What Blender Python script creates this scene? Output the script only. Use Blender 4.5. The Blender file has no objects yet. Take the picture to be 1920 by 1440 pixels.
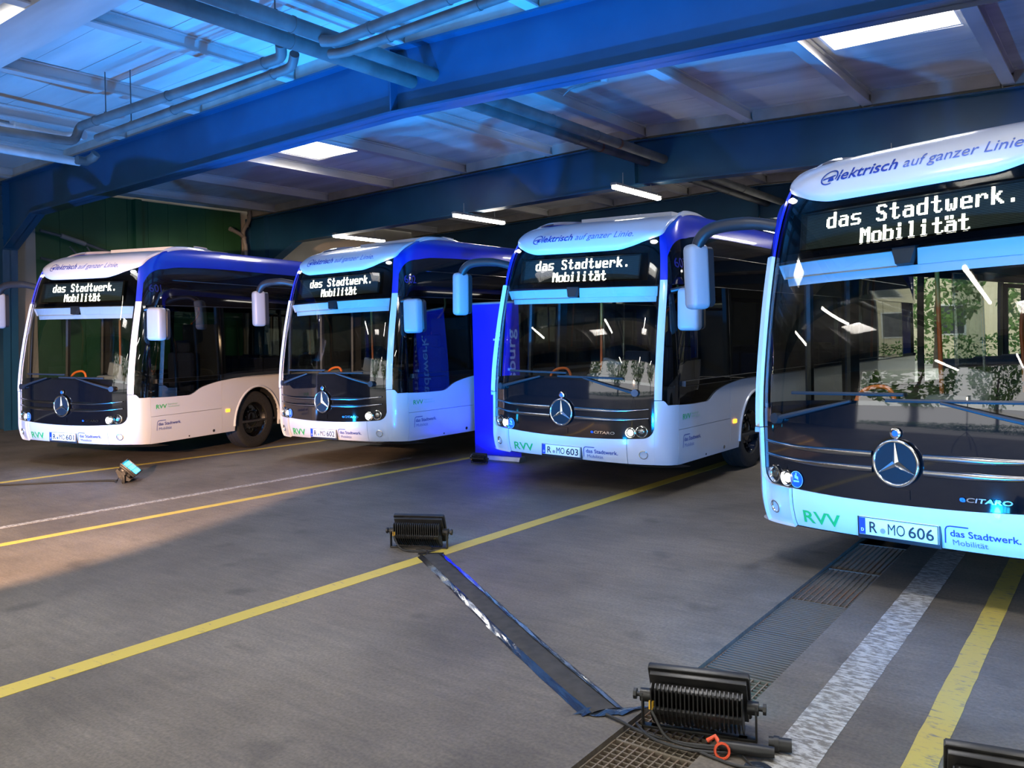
import bpy, bmesh, math, random
from mathutils import Vector, Matrix
random.seed(7)
S = bpy.context.scene
COL = S.collection
PI = math.pi
# ---------------------------------------------------------------- camera
H = 1.8106
RT = Vector((0.80372632, 0.59468002, -0.01948505))
UP = Vector((0.00946152, 0.01997009, 0.99975581))
FW = Vector((-0.59492392, 0.80371442, -0.01042391))
cam = bpy.data.cameras.new('camera'); camo = bpy.data.objects.new('camera', cam); COL.objects.link(camo)
cam.sensor_fit = 'HORIZONTAL'; cam.sensor_width = 36.0
cam.lens = 36.0 * 1575.44 / 1920.0
cam.shift_y = (645.15 - 720.0) / 1920.0
cam.clip_start = 0.05; cam.clip_end = 400
m3 = Matrix((RT, UP, -FW)).transposed()
camo.matrix_world = Matrix.Translation((0, 0, H)) @ m3.to_4x4()
S.camera = camo
# ---------------------------------------------------------------- world, exposure
W = bpy.data.worlds.new('overcast_sky'); S.world = W; W.use_nodes = True
bg = W.node_tree.nodes['Background']
bg.inputs[0].default_value = (1.0, 0.98, 0.95, 1); bg.inputs[1].default_value = 1.5
S.view_settings.view_transform = 'Standard'; S.view_settings.look = 'None'
S.view_settings.gamma = 1.0; S.view_settings.exposure = 1.05; S.view_settings.use_curve_mapping = False

CYAN = (0.002, 0.285, 1.0)
WARM = (1.0, 0.58, 0.34)
def spot(name, loc, target, energy, color, angle, blend=0.4, radius=0.06):
    l = bpy.data.lights.new(name, 'SPOT'); l.energy = energy; l.color = color
    l.spot_size = math.radians(angle); l.spot_blend = blend; l.shadow_soft_size = radius
    o = bpy.data.objects.new(name, l); COL.objects.link(o)
    o.location = loc
    o.rotation_euler = (Vector(target) - Vector(loc)).to_track_quat('-Z', 'Y').to_euler()
    return o

# ---------------------------------------------------------------- materials
MATS = {}
def mat(name, color, rough=0.5, metal=0.0, coat=0.0, spec=0.5, emit=None, estr=0.0):
    if name in MATS: return MATS[name]
    m = bpy.data.materials.new(name); m.use_nodes = True
    b = m.node_tree.nodes['Principled BSDF']
    b.inputs['Base Color'].default_value = (*color, 1); b.inputs['Roughness'].default_value = rough
    b.inputs['Metallic'].default_value = metal; b.inputs['Coat Weight'].default_value = coat
    b.inputs['Coat Roughness'].default_value = 0.03
    b.inputs['Specular IOR Level'].default_value = spec
    if emit:
        b.inputs['Emission Color'].default_value = (*emit, 1); b.inputs['Emission Strength'].default_value = estr
    MATS[name] = m
    return m
def noisy(name, c0, c1, scale=4.0, rough=0.6, metal=0.0, detail=6.0, bump=0.0, bscale=40.0, stretch=(1, 1, 1), lo=0.35, hi=0.65, coat=0.0, spec=0.5):
    if name in MATS: return MATS[name]
    m = mat(name, c0, rough, metal, coat, spec); nt = m.node_tree; b = nt.nodes['Principled BSDF']
    tc = nt.nodes.new('ShaderNodeTexCoord'); mp = nt.nodes.new('ShaderNodeMapping'); mp.inputs['Scale'].default_value = stretch
    n = nt.nodes.new('ShaderNodeTexNoise'); n.inputs['Scale'].default_value = scale; n.inputs['Detail'].default_value = detail
    r = nt.nodes.new('ShaderNodeValToRGB'); r.color_ramp.elements[0].position = lo; r.color_ramp.elements[1].position = hi
    r.color_ramp.elements[0].color = (*c0, 1); r.color_ramp.elements[1].color = (*c1, 1)
    nt.links.new(tc.outputs['Object'], mp.inputs[0]); nt.links.new(mp.outputs[0], n.inputs['Vector'])
    nt.links.new(n.outputs[0], r.inputs[0]); nt.links.new(r.outputs[0], b.inputs['Base Color'])
    if bump:
        n2 = nt.nodes.new('ShaderNodeTexNoise'); n2.inputs['Scale'].default_value = bscale; n2.inputs['Detail'].default_value = 4
        bp = nt.nodes.new('ShaderNodeBump'); bp.inputs['Strength'].default_value = bump; bp.inputs['Distance'].default_value = 0.02
        nt.links.new(mp.outputs[0], n2.inputs['Vector']); nt.links.new(n2.outputs[0], bp.inputs['Height']); nt.links.new(bp.outputs[0], b.inputs['Normal'])
    return m
def glass(name, tint, rough=0.01, ior=1.5):
    if name in MATS: return MATS[name]
    m = bpy.data.materials.new(name); m.use_nodes = True; nt = m.node_tree; nt.nodes.clear()
    o = nt.nodes.new('ShaderNodeOutputMaterial'); mx = nt.nodes.new('ShaderNodeMixShader')
    t = nt.nodes.new('ShaderNodeBsdfTransparent'); t.inputs[0].default_value = (*tint, 1)
    g = nt.nodes.new('ShaderNodeBsdfGlossy'); g.inputs['Roughness'].default_value = rough; g.inputs[0].default_value = (1, 1, 1, 1)
    geo = nt.nodes.new('ShaderNodeNewGeometry'); dt = nt.nodes.new('ShaderNodeVectorMath'); dt.operation = 'DOT_PRODUCT'
    nt.links.new(geo.outputs['Incoming'], dt.inputs[0]); nt.links.new(geo.outputs['Normal'], dt.inputs[1])
    def mth(op, a, b=None):
        n = nt.nodes.new('ShaderNodeMath'); n.operation = op
        for i, x in enumerate((a, b)):
            if x is None: continue
            if isinstance(x, (int, float)): n.inputs[i].default_value = x
            else: nt.links.new(x, n.inputs[i])
        return n.outputs[0]
    f0 = 2 * ((ior - 1) / (ior + 1)) ** 2            # both faces of a thin pane, Schlick
    fac = mth('ADD', mth('MULTIPLY', mth('POWER', mth('SUBTRACT', 1.0, mth('ABSOLUTE', dt.outputs['Value'])), 5.0), 1 - f0), f0)
    nt.links.new(fac, mx.inputs[0]); nt.links.new(t.outputs[0], mx.inputs[1]); nt.links.new(g.outputs[0], mx.inputs[2])
    nt.links.new(mx.outputs[0], o.inputs[0]); MATS[name] = m
    return m
def emis(name, color, strength):
    if name in MATS: return MATS[name]
    m = mat(name, (0.05, 0.05, 0.05), 0.5, emit=color, estr=strength)
    return m

M_white = mat('white_paint', (0.60, 0.60, 0.61), 0.28, coat=0.6)
M_blue = mat('blue_paint', (0.004, 0.022, 0.42), 0.28, coat=0.7)
M_black = mat('gloss_black', (0.004, 0.004, 0.005), 0.05, coat=0.6)
M_rubber = noisy('rubber', (0.012, 0.012, 0.012), (0.022, 0.021, 0.02), 30, 0.75)
M_plastic = mat('black_plastic', (0.018, 0.018, 0.019), 0.45)
M_grey = mat('grey_plastic', (0.16, 0.17, 0.18), 0.5)
M_chrome = mat('chrome', (0.85, 0.86, 0.88), 0.08, 1.0)
M_dimchrome = mat('dark_chrome', (0.35, 0.35, 0.36), 0.16, 1.0)
M_glass = glass('windscreen_glass', (0.80, 0.86, 0.86), 0.004, 1.52)
M_tint = glass('tinted_glass', (0.30, 0.34, 0.34), 0.004, 1.55)
M_clearwin = glass('light_tint_glass', (0.62, 0.66, 0.64), 0.004, 1.5)
M_head = glass('header_glass', (0.42, 0.44, 0.44), 0.004, 1.22)
M_lens = glass('clear_lens', (0.9, 0.93, 0.95), 0.02, 1.5)
M_green = mat('green_print', (0.02, 0.42, 0.09), 0.4)
M_palegreen = mat('pale_green_print', (0.30, 0.52, 0.33), 0.4)
M_navy = mat('navy_print', (0.012, 0.035, 0.26), 0.4)
M_navy2 = mat('light_navy_print', (0.09, 0.13, 0.36), 0.4)
M_numblue = mat('number_print', (0.006, 0.012, 0.13), 0.35)
M_plate = mat('plate_white', (0.80, 0.81, 0.83), 0.4)
M_plateblue = mat('plate_blue', (0.01, 0.05, 0.5), 0.4)
M_ink = mat('black_ink', (0.02, 0.02, 0.022), 0.5)
M_led = emis('led_dots', (1.0, 0.93, 0.74), 14.0)
M_ledboard = noisy('led_board', (0.020, 0.026, 0.022), (0.03, 0.038, 0.032), 60, 0.6)
M_orange = mat('orange_rail', (0.75, 0.16, 0.02), 0.35)
M_seat = noisy('seat_fabric', (0.02, 0.025, 0.05), (0.03, 0.035, 0.07), 60, 0.85)
M_interior = mat('interior_dark', (0.03, 0.031, 0.033), 0.6)
M_visor = mat('visor_panel', (0.42, 0.44, 0.46), 0.5)
M_amber = emis('amber_lens', (1.0, 0.36, 0.02), 1.6)
M_clear = emis('lit_headlight', (1.0, 0.96, 0.85), 9.0)
M_clr = emis('clearance_light', (1.0, 0.9, 0.92), 14.0)
M_sticker = mat('blue_sticker', (0.01, 0.09, 0.55), 0.35)
M_pale = mat('pale_print', (0.35, 0.6, 0.85), 0.4)
M_mirror = mat('mirror_housing', (0.30, 0.31, 0.32), 0.4)

# ---------------------------------------------------------------- mesh helpers
class MB:
    def __init__(s): s.v = []; s.f = []
    def add(s, v, f, mtx=None):
        n = len(s.v)
        s.v += [tuple(mtx @ Vector(p)) if mtx else tuple(p) for p in v]
        s.f += [tuple(i + n for i in q) for q in f]
        return s
    def box(s, c, d, bev=0.0, mtx=None, seg=2):
        x, y, z = d[0] / 2, d[1] / 2, d[2] / 2
        if bev <= 0:
            v = [(c[0] + a * x, c[1] + b * y, c[2] + e * z) for a in (-1, 1) for b in (-1, 1) for e in (-1, 1)]
            f = [(0, 1, 3, 2), (4, 6, 7, 5), (0, 4, 5, 1), (2, 3, 7, 6), (0, 2, 6, 4), (1, 5, 7, 3)]
            return s.add(v, f, mtx)
        bm = bmesh.new(); bmesh.ops.create_cube(bm, size=1.0)
        for q in bm.verts: q.co = Vector((c[0] + q.co.x * d[0], c[1] + q.co.y * d[1], c[2] + q.co.z * d[2]))
        bmesh.ops.bevel(bm, geom=bm.edges[:], offset=bev, segments=seg, affect='EDGES', profile=0.5)
        bm.verts.index_update()
        s.add([q.co[:] for q in bm.verts], [tuple(q.index for q in f.verts) for f in bm.faces], mtx); bm.free()
        return s
    def tube(s, path, r, seg=10, caps=True):
        path = [Vector(p) for p in path]; n = len(path); rr = r if isinstance(r, (list, tuple)) else [r] * n
        v = []; f = []; prev = None
        for i, p in enumerate(path):
            t = (path[min(i + 1, n - 1)] - path[max(i - 1, 0)])
            t = t.normalized() if t.length > 1e-9 else Vector((0, 0, 1))
            if prev is None:
                a = Vector((0, 0, 1)) if abs(t.z) < 0.9 else Vector((1, 0, 0)); nx = t.cross(a).normalized()
            else:
                nx = (prev - t * prev.dot(t))
                nx = nx.normalized() if nx.length > 1e-6 else t.orthogonal().normalized()
            prev = nx; ny = t.cross(nx)
            v += [tuple(p + rr[i] * (math.cos(2 * PI * k / seg) * nx + math.sin(2 * PI * k / seg) * ny)) for k in range(seg)]
        for i in range(n - 1):
            for k in range(seg):
                a = i * seg + k; b = i * seg + (k + 1) % seg
                f.append((a, b, b + seg, a + seg))
        if caps: f.append(tuple(range(seg))[::-1]); f.append(tuple((n - 1) * seg + k for k in range(seg)))
        return s.add(v, f)
    def cyl(s, a, b, r, seg=16, r2=None): return s.tube([a, b], [r, r if r2 is None else r2], seg)
    def lathe(s, prof, mtx=None, seg=32, closed=False):
        v = []; f = []; n = len(prof)          # prof: (radius, height) about local z
        for k in range(seg):
            c, sn = math.cos(2 * PI * k / seg), math.sin(2 * PI * k / seg)
            v += [(r * c, r * sn, h) for r, h in prof]
        for k in range(seg):
            k2 = (k + 1) % seg
            for i in range(n - 1 + (1 if closed else 0)):
                j = (i + 1) % n
                f.append((k * n + i, k2 * n + i, k2 * n + j, k * n + j))
        return s.add(v, f, mtx)
    def grid(s, fn, na, nb, thick=0.0):
        pts = [[Vector(fn(a / na, b / nb)) for b in range(nb + 1)] for a in range(na + 1)]
        base = len(s.v); w = nb + 1
        f = [(a * w + b, (a + 1) * w + b, (a + 1) * w + b + 1, a * w + b + 1) for a in range(na) for b in range(nb)]
        v = [tuple(p) for row in pts for p in row]
        if thick:
            def nrm(a, b):
                da = pts[min(a + 1, na)][b] - pts[max(a - 1, 0)][b]; db = pts[a][min(b + 1, nb)] - pts[a][max(b - 1, 0)]
                q = da.cross(db); return q.normalized() if q.length > 1e-12 else Vector((0, 0, 0))
            loop = [(a, 0) for a in range(na)] + [(na, b) for b in range(nb)] + [(a, nb) for a in range(na, 0, -1)] + [(0, b) for b in range(nb, 0, -1)]
            k0 = len(v)
            for a, b in loop: v.append(tuple(pts[a][b] - thick * nrm(a, b)))
            L = len(loop)
            for i in range(L):
                j = (i + 1) % L
                f.append((loop[i][0] * w + loop[i][1], k0 + i, k0 + j, loop[j][0] * w + loop[j][1]))
        return s.add(v, f)
    def prism(s, poly, d, mtx=None):
        n = len(poly); v = [(x, y, 0) for x, y in poly] + [(x, y, d) for x, y in poly]
        f = [tuple(range(n))[::-1], tuple(range(n, 2 * n))] + [(i, (i + 1) % n, (i + 1) % n + n, i + n) for i in range(n)]
        return s.add(v, f, mtx)
    def mesh(s, name, m, smooth=True, angle=38):
        me = bpy.data.meshes.new(name); me.from_pydata(s.v, [], s.f); me.materials.append(m)
        if smooth:
            me.shade_smooth()
            me.set_sharp_from_angle(angle=math.radians(angle))
        me.validate(); me.update()
        return me
def link(name, me, parent=None, loc=None):
    o = bpy.data.objects.new(name, me); COL.objects.link(o)
    if parent: o.parent = parent
    if loc: o.location = loc
    return o
def build(name, mb, m, parent=None, loc=None, smooth=True, angle=38): return link(name, mb.mesh(name, m, smooth, angle), parent, loc)
def tag(o, label=None, cat=None, group=None, kind=None):
    if label: o['label'] = label
    if cat: o['category'] = cat
    if group: o['group'] = group
    if kind: o['kind'] = kind
    return o
def empty(name, loc=(0, 0, 0), rz=0.0):
    o = bpy.data.objects.new(name, None); COL.objects.link(o); o.location = loc; o.rotation_euler = (0, 0, rz); o.empty_display_size = 0.2
    return o
def pchip(tab):
    xs = [a for a, b in tab]; ys = [b for a, b in tab]; n = len(xs)
    h = [xs[i + 1] - xs[i] for i in range(n - 1)]; d = [(ys[i + 1] - ys[i]) / h[i] for i in range(n - 1)]
    m = [d[0]] + [0.0] * (n - 2) + [d[-1]]
    for i in range(1, n - 1):
        if d[i - 1] * d[i] > 0:
            w1 = 2 * h[i] + h[i - 1]; w2 = h[i] + 2 * h[i - 1]
            m[i] = (w1 + w2) / (w1 / d[i - 1] + w2 / d[i])
    def f(x):
        if x <= xs[0]: return ys[0]
        if x >= xs[-1]: return ys[-1]
        i = 0
        while x > xs[i + 1]: i += 1
        t = (x - xs[i]) / h[i]
        return ((1 + 2 * t) * (1 - t) ** 2 * ys[i] + t * (1 - t) ** 2 * h[i] * m[i] + t * t * (3 - 2 * t) * ys[i + 1] + t * t * (t - 1) * h[i] * m[i + 1])
    return f
def text_geo(body, size=1.0, bold=0.0, shear=0.0, xs=1.0, space=1.0):
    cu = bpy.data.curves.new('t', 'FONT'); cu.body = body; cu.size = size; cu.offset = bold * size; cu.shear = shear
    cu.space_character = space; cu.resolution_u = 3
    o = bpy.data.objects.new('t', cu); COL.objects.link(o)
    dg = bpy.context.evaluated_depsgraph_get(); me = bpy.data.meshes.new_from_object(o.evaluated_get(dg))
    v = [(p.co.x * xs, p.co.y) for p in me.vertices]; f = [tuple(q.vertices) for q in me.polygons]
    bpy.data.objects.remove(o); bpy.data.curves.remove(cu); bpy.data.meshes.remove(me)
    x0 = min(a for a, b in v); v = [(a - x0, b) for a, b in v]
    return v, f, max(a for a, b in v)
# ================================================================ HALL
RIDGE = -7.7
def zt(x): return 5.56 - 0.027 * abs(x - RIDGE)      # top of the portal beams
def zb(x): return 4.71 - 0.026 * abs(x - RIDGE)      # underside of the beams
XL, XR = -20.0, 8.0
# ---- floor material: trowelled concrete with stains and brushed streaks
def concrete():
    m = bpy.data.materials.new('floor_concrete'); m.use_nodes = True; nt = m.node_tree; b = nt.nodes['Principled BSDF']; L = nt.links.new
    tc = nt.nodes.new('ShaderNodeTexCoord'); obj = tc.outputs['Object']
    def noise(scale, detail, st=(1, 1, 1), rot=0.0, rough=0.55):
        mp = nt.nodes.new('ShaderNodeMapping'); mp.inputs['Scale'].default_value = st; mp.inputs['Rotation'].default_value = (0, 0, rot)
        n = nt.nodes.new('ShaderNodeTexNoise'); n.inputs['Scale'].default_value = scale; n.inputs['Detail'].default_value = detail; n.inputs['Roughness'].default_value = rough
        L(obj, mp.inputs[0]); L(mp.outputs[0], n.inputs['Vector']); return n.outputs[0]
    def ramp(src, p0, c0, p1, c1):
        r = nt.nodes.new('ShaderNodeValToRGB'); e = r.color_ramp.elements; e[0].position = p0; e[1].position = p1
        e[0].color = (*c0, 1); e[1].color = (*c1, 1); L(src, r.inputs[0]); return r.outputs[0]
    def mixc(kind, fac, a, c):
        x = nt.nodes.new('ShaderNodeMix'); x.data_type = 'RGBA'; x.blend_type = kind
        if isinstance(fac, float): x.inputs[0].default_value = fac
        else: L(fac, x.inputs[0])
        L(a, x.inputs[6]); L(c, x.inputs[7]); return x.outputs[2]
    base = ramp(noise(0.55, 7, (1, 1, 1), 0, 0.62), 0.34, (0.092, 0.079, 0.063), 0.70, (0.205, 0.180, 0.149))
    streak = ramp(noise(3.1, 7, (0.8, 6, 1), 0.28), 0.34, (0.86, 0.86, 0.86), 0.68, (1.10, 1.10, 1.08))
    c = mixc('MULTIPLY', 1.0, base, streak)
    fine = ramp(noise(55, 3), 0.3, (0.70, 0.70, 0.70), 0.72, (1.28, 1.28, 1.28))
    c = mixc('MULTIPLY', 0.9, c, fine)
    spots = ramp(noise(2.8, 3, (1, 1, 1), 0.0, 0.4), 0.63, (1, 1, 1), 0.74, (0.42, 0.41, 0.39))
    c = mixc('MULTIPLY', 0.6, c, spots)
    L(c, b.inputs['Base Color'])
    rr = nt.nodes.new('ShaderNodeMapRange'); rr.inputs[3].default_value = 0.42; rr.inputs[4].default_value = 0.72
    L(noise(1.2, 4), rr.inputs[0]); L(rr.outputs[0], b.inputs['Roughness'])
    bp = nt.nodes.new('ShaderNodeBump'); bp.inputs['Strength'].default_value = 0.35; bp.inputs['Distance'].default_value = 0.01
    L(noise(16, 8, (0.6, 3, 1), 0.28), bp.inputs['Height']); L(bp.outputs[0], b.inputs['Normal'])
    return m
M_floor = concrete()
M_beam = noisy('beam_blue', (0.009, 0.064, 0.140), (0.012, 0.085, 0.18), 1.3, 0.42, lo=0.3, hi=0.7)
M_panel = noisy('ceiling_panel', (0.50, 0.50, 0.49), (0.66, 0.655, 0.64), 0.9, 0.7, stretch=(0.4, 2.5, 1))
M_purlin = noisy('purlin_white', (0.46, 0.455, 0.45), (0.60, 0.59, 0.58), 1.5, 0.6, stretch=(1, 0.4, 1))
M_infill = noisy('infill_board', (0.36, 0.33, 0.29), (0.50, 0.47, 0.42), 2.0, 0.7)
M_beige = noisy('beige_wall', (0.40, 0.37, 0.31), (0.50, 0.47, 0.41), 0.8, 0.8)
M_greenwall = noisy('green_wall', (0.016, 0.085, 0.030), (0.024, 0.115, 0.042), 1.1, 0.55, stretch=(1, 1, 0.5))
M_dark = mat('dark_base', (0.02, 0.02, 0.02), 0.9)
M_pipe = noisy('pipe_lagging', (0.075, 0.085, 0.085), (0.13, 0.14, 0.14), 3.0, 0.55)
M_pipeend = noisy('rusty_joint', (0.10, 0.045, 0.02), (0.20, 0.10, 0.05), 12.0, 0.8)
M_pvc = noisy('grey_pvc', (0.20, 0.19, 0.175), (0.27, 0.26, 0.24), 3.0, 0.5)
M_steel = noisy('galvanised', (0.30, 0.31, 0.32), (0.42, 0.43, 0.44), 5.0, 0.45, 0.8)
M_grate = noisy('rusty_grate', (0.16, 0.15, 0.13), (0.25, 0.10, 0.035), 2.2, 0.7, 0.35, lo=0.45, hi=0.72)
M_gratewarm = noisy('worn_grate', (0.22, 0.185, 0.14), (0.20, 0.10, 0.05), 2.6, 0.7, 0.3, lo=0.45, hi=0.75)

TX0, TX1, TY0, TY1 = -1.905, -1.510, 1.4, 9.0
# ---- floor slabs with open joints
def slab(name, x0, x1, y0, y1):
    g = 0.004
    o = build(name, MB().box(((x0 + x1) / 2, (y0 + y1) / 2, -0.06), (x1 - x0 - g, y1 - y0 - g, 0.12)), M_floor, smooth=False)
    tag(o, 'grey trowelled concrete hall floor slab', 'floor', kind='structure'); return o
J1 = -7.74
for n, (a, b, c, d) in enumerate([(-20, J1, -6.2, 1.4), (J1, TX0, -6.2, 1.4), (TX0, 8, -6.2, 1.4), (-20, J1, 1.4, 14.4), (J1, TX0, 1.4, 14.4),
                                  (TX1, 8, 1.4, 14.4), (TX0, TX1, TY1, 14.4), (-20, J1, 14.4, 28), (J1, 8, 14.4, 28)]):
    slab('floor', a, b, c, d)
o = build('floor', MB().box((-6, 10.9, -0.22), (28.4, 34.4, 0.04)), M_dark, smooth=False); tag(o, 'dark screed under the slabs and drain trench', 'floor', kind='structure')
# trench walls
tw = MB()
for x in (TX0 - 0.006, TX1 + 0.006): tw.box((x, (TY0 + TY1) / 2, -0.13), (0.008, TY1 - TY0, 0.13))
o = build('trim_trench', tw, M_dark, smooth=False); tag(o, 'dark steel lining of the drain trench', 'trench lining', kind='structure')

# ---- painted floor lines
def worn(name, col, wear, scale=9.0):
    m = bpy.data.materials.new(name); m.use_nodes = True; nt = m.node_tree; b = nt.nodes['Principled BSDF']; L = nt.links.new
    tc = nt.nodes.new('ShaderNodeTexCoord'); mp = nt.nodes.new('ShaderNodeMapping'); mp.inputs['Scale'].default_value = (1, 3.0, 1)
    mp.inputs['Rotation'].default_value = (0, 0, 1.5)
    n = nt.nodes.new('ShaderNodeTexNoise'); n.inputs['Scale'].default_value = scale; n.inputs['Detail'].default_value = 8; n.inputs['Roughness'].default_value = 0.7
    r = nt.nodes.new('ShaderNodeValToRGB'); r.color_ramp.elements[0].position = wear - 0.05; r.color_ramp.elements[1].position = wear + 0.06
    r.color_ramp.elements[0].color = (0.17, 0.16, 0.14, 1); r.color_ramp.elements[1].color = (*col, 1)
    L(tc.outputs['Object'], mp.inputs[0]); L(mp.outputs[0], n.inputs['Vector']); L(n.outputs[0], r.inputs[0]); L(r.outputs[0], b.inputs['Base Color'])
    b.inputs['Roughness'].default_value = 0.55
    return m
M_yellow = worn('yellow_line_paint', (0.55, 0.43, 0.075), 0.35)
M_yellow2 = worn('worn_yellow_paint', (0.47, 0.37, 0.08), 0.40, 12.0)
M_wline = worn('worn_white_paint', (0.46, 0.46, 0.45), 0.50, 14.0)
def line(name, p0, p1, w, m, label):
    a, b = Vector((*p0, 0)), Vector((*p1, 0)); d = (b - a).normalized(); n = Vector((-d.y, d.x, 0)) * (w / 2)
    mb = MB(); N = 60; rnd = random.Random(int(p0[0] * 100)); top = []
    for i in range(N + 1):
        p = a.lerp(b, i / N); j1 = rnd.uniform(-1, 1) * 0.0025; j2 = rnd.uniform(-1, 1) * 0.0025
        top += [p + n * (1 + j1 / w * 2) + Vector((0, 0, .0025)), p - n * (1 + j2 / w * 2) + Vector((0, 0, .0025))]
    v = [tuple(q) for q in top] + [(q.x, q.y, 0.0) for q in top]; k = len(top); f = []
    for i in range(N):
        f += [(2 * i, 2 * i + 1, 2 * i + 3, 2 * i + 2), (2 * i, 2 * i + 2, k + 2 * i + 2, k + 2 * i), (2 * i + 1, k + 2 * i + 1, k + 2 * i + 3, 2 * i + 3)]
    mb.add(v, f); o = build(name, mb, m, smooth=False); tag(o, label, 'floor marking')
line('floor_line', (-12.20, 2.6), (-11.55, 11.0), 0.11, M_yellow, 'yellow lane line passing under the side of the bus with plate 601')
line('floor_line', (-8.36, 1.6), (-7.95, 9.9), 0.11, M_yellow, 'yellow lane line running up to the blue roll-up banner')
line('floor_line', (-9.16, 1.6), (-8.78, 9.2), 0.10, M_wline, 'thin faded white line beside the yellow lane line')
line('floor_line', (-4.80, 0.6), (-4.52, 11.5), 0.15, M_yellow, 'wide yellow lane line behind the taped cable cover')
line('floor_line', (-0.725, 1.8), (-0.73, 8.6), 0.125, M_yellow2, 'worn yellow line beside the worn white line')
line('floor_line', (-1.165, 2.6), (-1.20, 8.0), 0.20, M_wline, 'worn broad white line beside the drain grating')

# ---- drain gratings
GL = ['square-mesh steel drain grate under the flood lamp cables', 'blue-lit square-mesh drain grate just behind the large flood lamp', 'rusty bar drain grate with crosswise slats', 'rusty bar drain grate next to the fine mesh one', 'brown mesh drain grate in front of the plate 606 bumper', 'brown mesh drain grate under the nose of the 606 bus']
def grate(i, y0, y1, mesh, m):
    e = empty('drain_grate', ((TX0 + TX1) / 2, (y0 + y1) / 2, -0.045)); tag(e, GL[i], 'grate', 'gratings over the floor drain')
    hw = (TX1 - TX0) / 2 - 0.004; hl = (y1 - y0) / 2 - 0.004
    lm = MB().box((0, 0, 0), (0.007, 2 * hl, 0.036)).mesh('long_bar', m, False)
    for x in (-hw, hw): link('edge_bar', lm, e, (x, 0, 0.003))
    em = MB().box((0, 0, 0), (2 * hw, 0.006, 0.036)).mesh('end_bar', m, False)
    for y in (-hl, hl): link('end_bar', em, e, (0, y, 0.003))
    if mesh:
        n = 10
        for k in range(1, n): link('bearing_bar', lm, e, (-hw + 2 * hw * k / n, 0, 0.0))
        cm = MB().box((0, 0, 0), (2 * hw, 0.005, 0.024)).mesh('cross_bar', m, False); st = 0.037
    else:
        cm = MB().box((0, 0, 0), (2 * hw, 0.016, 0.034)).mesh('slat', m, False); st = 0.033
    nc = int(2 * hl / st)
    for k in range(1, nc): link('cross_bar' if mesh else 'slat', cm, e, (0, -hl + 2 * hl * k / nc, 0.004))
for i, (a, b, msh, m) in enumerate([(2.30, 3.30, 1, M_gratewarm), (3.30, 4.28, 1, M_gratewarm), (4.28, 4.99, 0, M_grate), (4.99, 5.70, 0, M_grate), (5.70, 6.60, 1, M_grate), (6.60, 7.50, 1, M_grate)]):
    grate(i, a, b, msh, m)

# ---- portal frames
YB = [-5.2, 1.4, 8.0, 14.6, 21.2, 27.8]
FL = {8.0: 'deep blue steel portal beam nearest the cross pipes, bright from the floor lamps', 14.6: 'blue steel portal beam with the tube lamps hanging under it', 21.2: 'dark blue portal beam behind the lamp beam', 27.8: 'dark blue portal frame at the rear opening', 1.4: 'blue steel portal beam over the open forecourt side', -5.2: 'blue steel portal frame at the front opening'}
for k, Y in enumerate(YB):
    dz = -0.05 if Y > 10 else 0.0
    e = empty('portal_frame', (0, Y, 0)); tag(e, FL[Y], 'steel beam', kind='structure')
    B = [(-19.2, 0), (-19.05, 3.82), (-17.8, zb(-17.8) + dz), (RIDGE, zb(RIDGE) + dz), (XR - 0.3, zb(XR) + dz)]
    T = [(-19.85, 0), (-19.85, zt(-19.85) + dz), (RIDGE, zt(RIDGE) + dz), (XR - 0.3, zt(XR) + dz)]
    mt = Matrix(((1, 0, 0, 0), (0, 0, 1, 0), (0, 1, 0, 0), (0, 0, 0, 1)))
    web = MB()
    for q in ([(-19.85, 0), (-19.2, 0), (-19.05, 3.82), (-19.05, T[1][1]), (-19.85, T[1][1])],
              [(-19.05, 3.82), (-17.8, B[2][1]), (-17.8, zt(-17.8) + dz), (-19.05, zt(-19.05) + dz)],
              [(-17.8, B[2][1]), B[3], T[2], (-17.8, zt(-17.8) + dz)], [B[3], B[4], T[3], T[2]]):
        web.prism(q, 0.024, Matrix.Translation((0, -0.012, 0)) @ mt)
    build('web', web, M_beam, e, smooth=False)
    def flange(name, pts, t):
        mb = MB()
        for (x0, z0), (x1, z1) in zip(pts[:-1], pts[1:]):
            d = Vector((x1 - x0, 0, z1 - z0)); n = Vector((-d.z, 0, d.x)).normalized() * t
            v = [(x0, -.15, z0), (x1, -.15, z1), (x1, .15, z1), (x0, .15, z0)]; v += [(p[0] + n.x, p[1], p[2] + n.z) for p in v]
            mb.add(v, [(0, 1, 2, 3), (7, 6, 5, 4), (0, 4, 5, 1), (1, 5, 6, 2), (2, 6, 7, 3), (3, 7, 4, 0)])
        build(name, mb, M_beam, e, smooth=False)
    flange('bottom_flange', B, 0.028); flange('top_flange', [(-19.85, zt(-19.85) + dz - .028), (RIDGE, zt(RIDGE) + dz - .028), (XR - .3, zt(XR) + dz - .028)], 0.028)
    flange('column_flange', [(-19.85, 0), (-19.85, zt(-19.85) + dz)], -0.028)
    build('end_plate', MB().box((-19.03, 0, (3.82 + zt(-19) + dz) / 2), (0.04, 0.30, zt(-19) + dz - 3.84)), M_beam, e, smooth=False)
    bm = MB().cyl((0, 0, 0), (0, -0.025, 0), 0.022, 6).mesh('bolt', M_beam, False)
    for z in (4.05, 4.35, 4.65, 4.95, 5.15):
        link('bolt', bm, e, (-19.0, -0.151, z))
    build('stiffener', MB().box((RIDGE, -0.075, (zb(RIDGE) + zt(RIDGE)) / 2 + dz), (0.02, 0.13, zt(RIDGE) - zb(RIDGE) - 0.06)), M_beam, e, smooth=False)

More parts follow.
